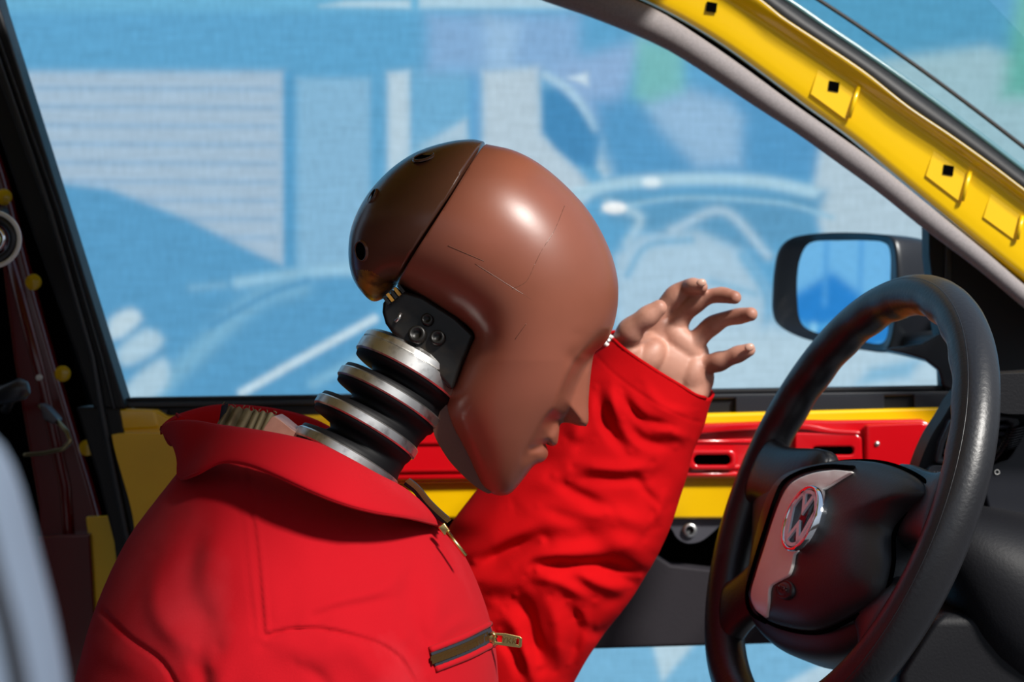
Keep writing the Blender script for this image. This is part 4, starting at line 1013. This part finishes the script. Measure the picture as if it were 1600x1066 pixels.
    st = [([(386, 722), (397, 780), (407, 860), (414, 930), (419, 992)], 2.6, .0016), ([(378, 726), (389, 782), (399, 860), (406, 930), (412, 988)], 3.2, -.0012),
          ([(362, 728), (372, 782), (382, 860), (390, 930), (398, 988)], 2.5, -.0007),
          ([(418, 994), (460, 985), (510, 985), (560, 996), (602, 1014), (632, 1040), (650, 1080)], 4.0, -.0040),
          ([(410, 1010), (460, 1008), (520, 1010), (570, 1028), (605, 1066), (612, 1110)], 26, .0085),
          ([(160, 956), (205, 1000), (252, 1036), (280, 1080)], 4.0, -.004), ([(150, 985), (195, 1030), (230, 1080)], 16, .004),
          ([(640, 900), (560, 935), (490, 960)], 12, .0040), ([(600, 880), (520, 900), (450, 900)], 16, -.0030), ([(620, 925), (540, 952), (470, 978)], 9, -.0035),
          ([(660, 870), (640, 940), (630, 1000)], 15, -.006), ([(690, 880), (680, 940), (672, 1000)], 14, .0055), ([(640, 960), (660, 1010), (668, 1060)], 9, -.004),
          ([(762, 965), (715, 975), (676, 1006)], 9, .003), ([(520, 835), (600, 880)], 10, .002), ([(500, 860), (560, 850)], 10, -.002),
          ([(330, 760), (340, 860), (320, 960)], 26, .004), ([(300, 800), (300, 900), (330, 1040)], 18, -.0055), ([(240, 860), (250, 940), (300, 1040)], 16, .005), ([(450, 820), (440, 900), (430, 960)], 22, -.0035),
          ([(470, 1030), (500, 1060), (520, 1120)], 10, -.003), ([(340, 1010), (350, 1066), (350, 1120)], 18, .006), ([(300, 1010), (320, 1066), (330, 1120)], 12, -.005),
          ([(700, 850), (725, 900), (745, 950)], 8, .0015)]
    TB.strokes([(a, b*1.25 if b > 6 else b, c*(.8 if b > 6 else 1)) for a, b, c in st])
    X, Y_ = TB.a[:, 0], TB.a[:, 1]
    TB.h += (.0010*np.sin((X*.8+Y_*.6)/34+1.5*np.sin(Y_/80))+.0007*np.sin((X*.3-Y_*.9)/23+1.2*np.sin(X/60)))*np.clip(TB.s/.25, 0, 1); TB.h[TB.bd] = 0
    body = TB.build('coverall', M['cloth_worn'], t); body['label'] = 'faded red cotton coverall body'
    # welted pocket with a heavy zip
    def ribbon(name, cl, hw, off, mat, par, n=30, th=.0008, skew=(0.32, 1)):
        c = resample(cl, n); rows = []
        nv = np.array(skew)/np.hypot(*skew)
        for k in (-1, -.33, .33, 1): rows.append([TB.at(p[0]+nv[0]*hw*k, p[1]+nv[1]*hw*k, off) for p in c])
        return loft(name, rows, mat, par, thick=th, sub=1)
    zc = [(676, 1031), (700, 1022), (730, 1010), (756, 997), (770, 990)]
    zp = ribbon('pocket_zipper', zc, 13, .0022, M['tape'], body); zp['label'] = 'black zip tape with brass teeth on the chest pocket'
    for sgn, nm in ((-1, 'welt'), (1, 'welt')):
        tube('welt', [TB.at(p[0]+.3*15*sgn, p[1]+15*sgn, .001) for p in resample(zc, 30)], .0022, M['cloth_worn'], body, 10)
    bm = bmesh.new(); cz = resample(zc, 46)
    for i, p in enumerate(cz[:42]):
        for sg in (-1, 1):
            q = TB.at(p[0]+sg*1.0, p[1]+sg*2.6, .0036); box(bm, q, (.0007, 0, .0003), (0, .0009, 0), (-.0004*sg*.3, 0, .0016))
    o = from_bm('zipper_teeth', bm, M['olbrass'], body, False)
    sl_ = TB.at(766, 1000, .006)
    bm = bmesh.new(); box(bm, sl_, (.0042, 0, .0018), (0, .0022, 0), (-.0012, 0, .0046)); o = from_bm('zipper_slider', bm, M['brass'], body); bevel(o, .0012)
    tube('slider_loop', [P(764, 992, sl_.y-.003), P(770, 990, sl_.y-.007), P(776, 996, sl_.y-.005)], .0011, M['brass'], body, 8)
    Yz = sl_.y-.006
    pull = prism('zipper_pull', [(771, 989), (790, 990), (813, 995), (816, 998), (815, 1011), (812, 1013), (790, 1010), (770, 1007)], Yz, Yz+.0012, M['brass'], body,
                 holes=[[(775, 993), (785, 994), (784, 1004), (774, 1003)], [(807, 998), (811, 999), (810, 1008), (806, 1007)]], bev=.0004)
    cu = bpy.data.curves.new('mark', 'FONT'); cu.body = 'YKK'; cu.size = .0058; cu.extrude = .0002; cu.align_x = 'CENTER'; cu.align_y = 'CENTER'
    tmp = bpy.data.objects.new('tmp', cu); COL.objects.link(tmp); dg = bpy.context.evaluated_depsgraph_get(); dg.update()
    me = bpy.data.meshes.new_from_object(tmp.evaluated_get(dg)); bpy.data.objects.remove(tmp)
    Mx = Matrix.Rotation(math.radians(90), 4, 'X'); Mx = Matrix.Rotation(math.radians(10), 4, 'Y') @ Mx; Mx.translation = P(796, 1001.5, Yz-.0002); me.transform(Mx)
    lo = bpy.data.objects.new('embossed_letters', me); COL.objects.link(lo); me.materials.append(M['olbrass']); lo.parent = body
    # front zip below the chin
    fz = [(628, 757), (644, 770), (660, 790), (676, 806), (692, 820)]
    fz = [(x+7, y-5) for x, y in fz]; c = resample(fz, 24); Yf = YH-.052
    loft('front_zipper', [[P(p[0]+5, p[1]-6, Yf+.006) for p in c], [P(p[0]+1, p[1], Yf) for p in c], [P(p[0]-6, p[1]+5, Yf+.001) for p in c]], M['tape'], body, thick=.0012)
    bm = bmesh.new()
    for p in resample(fz, 34): box(bm, P(p[0]+2, p[1]-1, Yf-.001), (.0014, 0, .0010), (0, .0010, 0), (-.0003, 0, .0004))
    from_bm('front_zipper_teeth', bm, M['olbrass'], body, False)
    bm = bmesh.new(); box(bm, P(694, 827, Yf-.006), (.0022, 0, -.0030), (0, .002, 0), (.0022, 0, .0016)); o = from_bm('front_slider', bm, M['brass'], body); bevel(o, .0008)
    tube('front_pull', [P(699, 832, Yf-.010), P(728, 869, Yf-.012)], .0015, M['brass'], body, 10)
    # chalk-like marks rubbed into the chest
    # ---------------- collar
    fold = [(251, 668, 1.20), (268, 659, 1.175), (300, 657, 1.150), (345, 664, 1.128), (400, 672, 1.115), (450, 681, 1.11), (500, 694, 1.11), (545, 716, 1.115), (590, 741, 1.125), (630, 762, 1.14), (660, 786, 1.155), (694, 818, 1.165)]
    low = [(252, 671, 1.198), (270, 692, 1.165), (279, 718, 1.145), (281, 747, 1.13), (306, 741, 1.10), (345, 722, 1.09), (385, 725, 1.08), (430, 742, 1.07), (480, 765, 1.065), (530, 785, 1.065), (580, 799, 1.075), (640, 809, 1.105), (692, 822, 1.163)]
    N = 60; A = resample(fold, N); B = resample(low, N)
    for i in range(N):        # the flap lies on the shoulder
        q = TB.at(B[i][0], B[i][1], .006); B[i][2] = min(B[i][2], q.y-.001) if i > 6 else B[i][2]
    rows = []
    for k, bl, up in ((0, 0, 0), (.06, .006, -1), (.25, .009, 0), (.5, .010, 0), (.75, .007, 0), (.97, .004, 0), (1, .0, 0)):
        rows.append([P(*(A[i][:2]*(1-k)+B[i][:2]*k+np.array([0, up])), float(A[i][2]*(1-k)+B[i][2]*k-bl*math.sin(min(1, i/6, (N-1-i)/6)*math.pi/2))) for i in range(N)])
    inner = [[P(p[0], p[1]+4, p[2]+.008) for p in A], [P(p[0]+(470-p[0])*.06, p[1]+34, p[2]+.016) for p in A]]
    co = loft('collar', inner[::-1]+rows, M['cloth_worn'], body, thick=.0018, sub=1); co['label'] = 'turned down red collar'
    tube('collar_edge', [r for r in rows[-1]], .0014, M['cloth_worn'], body, 8)
    top = [(251, 668, 1.20), (264, 655, 1.215), (285, 645, 1.235), (330, 633, 1.27), (370, 632, 1.29), (430, 638, 1.30), (490, 654, 1.30), (540, 682, 1.285), (580, 715, 1.26), (610, 745, 1.23)]
    bot = [(254, 671, 1.20), (272, 668, 1.21), (290, 676, 1.225), (330, 684, 1.25), (370, 690, 1.26), (430, 700, 1.27), (490, 712, 1.27), (540, 735, 1.26), (580, 756, 1.24), (606, 766, 1.22)]
    A = resample(top, 40); B = resample(bot, 40)
    outr = [P(p[0]-(2 if i < 12 else -4), p[1]+16, p[2]+.02) for i, p in enumerate(A)]
    loft('collar_back', [outr, [P(p[0], p[1]+2, p[2]+.006) for p in A], P3(A), [P(*(A[i][:2]*.5+B[i][:2]*.5), float(A[i][2]*.5+B[i][2]*.5-.008)) for i in range(40)], P3(B)], M['cloth'], body, thick=.0018, sub=1)
    # pleat of the collar at its rear corner
    tube('collar_pleat', [P(252, 668, 1.196), P(268, 662, 1.18), P(284, 656, 1.19), P(276, 647, 1.215)], [.001, .0022, .0022, .001], M['cloth'], body, 8)
    # ---------------- gathered undershirt at the nape
    n = 70; rows = []
    for k in (0, .2, .45, .7, 1):
        r = []
        for i in range(n):
            f = i/(n-1); x = 352+f*80-k*(16-4*f); y = 633+f*14+k*36+2.0*math.sin(f*40+k*2)*(1-k*.5); r.append(P(x, y, 1.205-.014*k+.0042*math.sin(f*38+k*1.6+1.5*math.sin(f*9))))
        rows.append(r)
    us = loft('undershirt', rows, M['linen'], t, thick=.0014, sub=1); us['label'] = 'khaki gathered linen undershirt edge'
    for i in range(9):
        x = 348+i*10+3*math.sin(i*5); tube('loose_thread', [P(x, 636+i*1.6, 1.203), P(x+2*math.sin(i), 631+i*1.7, 1.200), P(x+3*math.cos(i*2), 628+i*1.8, 1.202)], .00035, M['linen'], us, 5)
    prism('dark_label', [(346, 634), (356, 630), (352, 650), (342, 660)], 1.196, 1.198, M['tape'], us, bev=0)
    prism('shoulder_skin', [(405, 700), (424, 652), (434, 654), (452, 668), (480, 690), (500, 720)], 1.19, 1.23, M['hand'], t, bev=.006, step=6)

    # ---------------- raised far sleeve
    so = [(690, 900), (697, 835), (735, 778), (800, 700), (858, 622), (914, 560), (950, 522), (985, 488), (1040, 470), (1110, 500), (1146, 560), (1138, 590), (1119, 612), (1108, 632), (1099, 665), (1082, 705), (1073, 740), (1062, 775), (1048, 818), (1030, 858), (1004, 905), (984, 936), (952, 978), (920, 1022), (896, 1066), (850, 1160), (800, 1300), (700, 1300), (680, 1100)]
    cuff = [(940, 514), (952, 524), (975, 546), (1020, 577), (1060, 601), (1086, 617), (1102, 622), (1125, 612)]
    SB = Blob(smooth_loop(so, True, 3.6), 1.42, .082, 3.4, cons=[resample(cuff, 60)], power=.9)
    sst = [([(838, 890), (884, 880), (940, 880), (1001, 903)], 9, -.013), ([(748, 914), (805, 888), (860, 866), (950, 858), (1020, 868)], 15, .008),
           ([(740, 878), (790, 864), (846, 846)], 9, -.010), ([(720, 850), (790, 840), (850, 820), (960, 812), (1030, 824)], 13, .005),
           ([(866, 742), (897, 768), (948, 802)], 8, -.006), ([(840, 790), (900, 810), (960, 820)], 8, -.0025),
           ([(895, 730), (962, 733), (1020, 722)], 8, .006), ([(888, 752), (960, 752), (1010, 745)], 7, -.004),
           ([(930, 605), (946, 655), (985, 706)], 8, -.008), ([(948, 600), (965, 645), (1000, 690)], 7, .005), ([(968, 612), (1000, 650), (1048, 672)], 6, -.008),
           ([(975, 655), (1010, 688), (1056, 700)], 7, -.006), ([(990, 640), (1030, 668), (1075, 690)], 6, .004), ([(1090, 640), (1082, 680), (1070, 712)], 5, -.003),
           ([(1006, 775), (1022, 812), (1008, 850)], 7, -.004), ([(1040, 760), (1030, 800), (1012, 830)], 6, .003), ([(985, 735), (1010, 770), (1040, 790)], 6, -.0035),
           ([(905, 972), (930, 992), (968, 960)], 9, -.009), ([(930, 940), (975, 930), (1000, 905)], 8, -.004),
           ([(805, 930), (831, 965), (842, 1040)], 8, -.008), ([(779, 985), (803, 1020), (814, 1066)], 7, -.007), ([(790, 950), (818, 1000), (828, 1066)], 8, .005),
           ([(888, 940), (901, 975), (888, 1040)], 7, -.006), ([(860, 930), (872, 980), (866, 1050)], 10, .006), ([(910, 950), (918, 990), (900, 1040)], 6, .003),
           ([(800, 780), (850, 800), (920, 830)], 16, .003), ([(880, 690), (905, 700), (930, 690)], 8, -.004), ([(870, 640), (900, 680), (890, 720)], 10, .003),
           ([(925, 548), (960, 585), (1020, 628), (1075, 655), (1096, 660)], 2.2, -.0010), ([(900, 880), (930, 905), (985, 925)], 8, .006), ([(760, 930), (780, 960)], 8, .003),
           ([(1000, 600), (1040, 640), (1080, 650)], 7, .003), ([(820, 900), (880, 912), (930, 935)], 9, .006), ([(950, 895), (990, 915), (1000, 925)], 5, -.004)]
    SB.strokes([(a, b*1.25 if b > 3 else b, c*.85) for a, b, c in sst], .2)
    # soft waves of slack cotton running across the arm
    X, Y_ = SB.a[:, 0], SB.a[:, 1]; ph = (Y_*.93-X*.28)/24+1.6*np.sin(X/70+Y_/110)+.8*np.sin(X/33-Y_/45)
    SB.h += (.0018*np.sin(ph)+.0011*np.sin(ph*1.9+X/40)+.0012*np.sin(X/19+Y_/37+2*np.sin(Y_/60)))*np.clip(SB.s/.3, 0, 1)*np.clip(dist_line(SB.a, np.array(cuff))/70, 0, 1); SB.h[SB.bd] = 0
    X, Y_ = TB.a[:, 0], TB.a[:, 1]
    # fine creases
    rs = np.random.RandomState(11); fine = []
    for _ in range(26):
        x, y = rs.uniform(740, 1060), rs.uniform(600, 1040); a = rs.uniform(-.5, .9); l = rs.uniform(18, 46)
        fine.append(([(x, y), (x+l*.5*math.cos(a), y+l*.5*math.sin(a)+rs.uniform(-5, 5)), (x+l*math.cos(a), y+l*math.sin(a))], 8, rs.choice([-1, 1])*rs.uniform(.0006, .0016)))
    SB.strokes(fine, .2)
    cut = np.array(cuff+[(1200, 600), (1200, 380), (900, 380)])
    CL = np.array(cuff)
    def backfn(v, back, hb):
        d = dist_line(v, CL); k = np.exp(-(d/40)**2)*np.clip(hb/.04, 0, 1)
        back = back.copy(); back[:, 0] += k*.006; back[:, 2] += k*.010; return back
    sl2 = SB.build('sleeve', M['cloth'], t, keep=lambda c: ~inside(c, cut), wall=False, backfn=backfn); sl2['label'] = 'bright red creased sleeve of the raised far arm'
    md = sl2.modifiers.new('thickness', 'SOLIDIFY'); md.thickness = .002; md.offset = 1
    tube('cuff_hem', [SB.at(p[0], p[1], -.001) for p in resample(cuff[1:-1], 40)], .0016, M['cloth'], sl2, 8)
    # press stud at the cuff
    sc = SB.at(951, 533, .003)
    lathe('press_stud', [(.0022, .0015), (.0034, .0026), (.0052, .0022), (.0058, 0)], sc, (.2, -1, .1), M['white'], sl2, 28)
    lathe('stud_cap', [(0, .0012), (.0018, .001), (.0024, 0)], sc, (.2, -1, .1), M['steel'], sl2, 20)

    # ---------------- hand: one skin, palm with five separate fingers
    bm = bmesh.new()
    def chain(pts, rad, joints=False):
        # pts (px, py, Y); rad in pixels at that distance
        pp = [P(*p) for p in pts]; rr = [r*1.13*p[2]/F for r, p in zip(rad, pts)]
        S3 = smooth_loop([tuple(p)+(r,) for p, r in zip(pp, rr)], False, .003)
        m_ = len(S3)
        if joints:
            for i in range(m_):
                f = i/(m_-1); S3[i][3] *= 1+.075*math.cos((f-.17)*2*math.pi*3.0)*min(1, f*4)
        add_tube(bm, [s[:3] for s in S3], [float(s[3]) for s in S3], 16)
        for e in (0, -1):
            bmesh.ops.create_icosphere(bm, subdivisions=3, radius=float(S3[e][3]), matrix=Matrix.Translation(Vector(S3[e][:3])))
    Yp = 1.42
    chain([(1024, 512, Yp), (1032, 488, Yp-.002), (1050, 466, Yp-.006), (1072, 450, Yp-.012), (1084, 447, Yp-.022), (1097, 449, Yp-.032)], [15, 13, 14, 12.5, 11, 9.5], True)       # index
    chain([(1046, 530, Yp), (1062, 500, Yp-.004), (1079, 481, Yp-.012), (1102, 466, Yp-.020), (1126, 461, Yp-.028), (1148, 465, Yp-.040)], [16, 15, 13.5, 12, 11, 10.5], True)     # middle
    chain([(1064, 556, Yp), (1094, 526, Yp-.006), (1110, 511, Yp-.012), (1132, 499, Yp-.022), (1156, 494, Yp-.032), (1173, 491, Yp-.042)], [16, 15, 13.5, 12, 11, 11], True)     # ring
    chain([(1074, 578, Yp), (1102, 571, Yp-.006), (1127, 564, Yp-.016), (1150, 555, Yp-.024), (1170, 547, Yp-.030)], [17, 15.5, 13.5, 12, 10.5], True)      # little
    chain([(985, 560, Yp-.012), (976, 535, Yp-.020), (990, 512, Yp-.030), (1008, 498, Yp-.036), (1030, 481, Yp-.040)], [26, 20, 17.5, 15.5, 12.5], True)     # thumb
    for pts, rad in ([[(1000, 610, Yp), (1030, 560, Yp), (1034, 510, Yp)], [26, 24, 17]], [[(1040, 640, Yp), (1052, 580, Yp), (1058, 520, Yp)], [26, 24, 17]],
                     [[(1068, 650, Yp), (1078, 604, Yp), (1088, 552, Yp)], [22, 25, 18]], [[(985, 640, Yp), (995, 580, Yp-.006), (1015, 540, Yp-.004)], [26, 26, 20]],
                     [[(1060, 560, Yp), (1092, 585, Yp), (1090, 610, Yp)], [20, 21, 18]], [[(940, 720, Yp), (1000, 650, Yp), (1040, 600, Yp)], [34, 32, 26]]): chain(pts, rad)
    for (px, py, Y_, rx, ry, rz, rot) in ((1046, 572, Yp-.004, 50, 44, 24, .6), (1012, 560, Yp-.014, 36, 24, 24, -.9), (1082, 585, Yp-.006, 22, 34, 22, .25), (1066, 535, Yp-.005, 44, 22, 19, .75)):
        Mx = Matrix.Translation(P(px, py, Y_)) @ Matrix.Rotation(rot, 4, 'Y') @ Matrix.Diagonal((rx*Y_/F, rz*Y_/F, ry*Y_/F, 1))
        bmesh.ops.create_icosphere(bm, subdivisions=3, radius=1, matrix=Mx)
    h = from_bm('hand', bm, M['hand'], t); h['label'] = 'brown open left hand with curled fingers, palm to the viewer'
    m = h.modifiers.new('skin', 'REMESH'); m.mode = 'VOXEL'; m.voxel_size = .0013; m.use_smooth_shade = True
    m = h.modifiers.new('soften', 'SMOOTH'); m.factor = .5; m.iterations = 10
    for px, py, Y_, rot in ((1171, 543, Yp-.040, -.3), (1096, 442, Yp-.040, .0)):
        bn = bmesh.new(); bmesh.ops.create_icosphere(bn, subdivisions=3, radius=1, matrix=Matrix.Translation(P(px, py, Y_)) @ Matrix.Rotation(rot, 4, 'Y') @ Matrix.Diagonal((.0042, .0024, .0034, 1)))
        from_bm('fingernail', bn, M['nail'], h)
    settle(t, (P(450, 1400, YH).x, YH, P(450, 1400, YH).z))

def driver_seat():
    # below the frame: what the dummy sits on
    t = thing('driver_seat', 'black seat base under the dummy, below the picture', 'seat')
    z = P(450, 1400, YH).z; c = P(450, 1400, YH)
    bm = bmesh.new(); box(bm, Vector((c.x+.05, YH, z-.13)), (.27, 0, 0), (0, .25, 0), (0, 0, .085)); o = from_bm('cushion', bm, M['dash'], t); bevel(o, .04, 5)
    bm = bmesh.new(); box(bm, Vector((c.x+.05, YH, (z-.22)/2)), (.2, 0, 0), (0, .2, 0), (0, 0, (z-.22)/2)); from_bm('seat_base', bm, M['black'], t, False)
    settle(t, (c.x+.05, YH, 0))
dummy(); driver_seat()
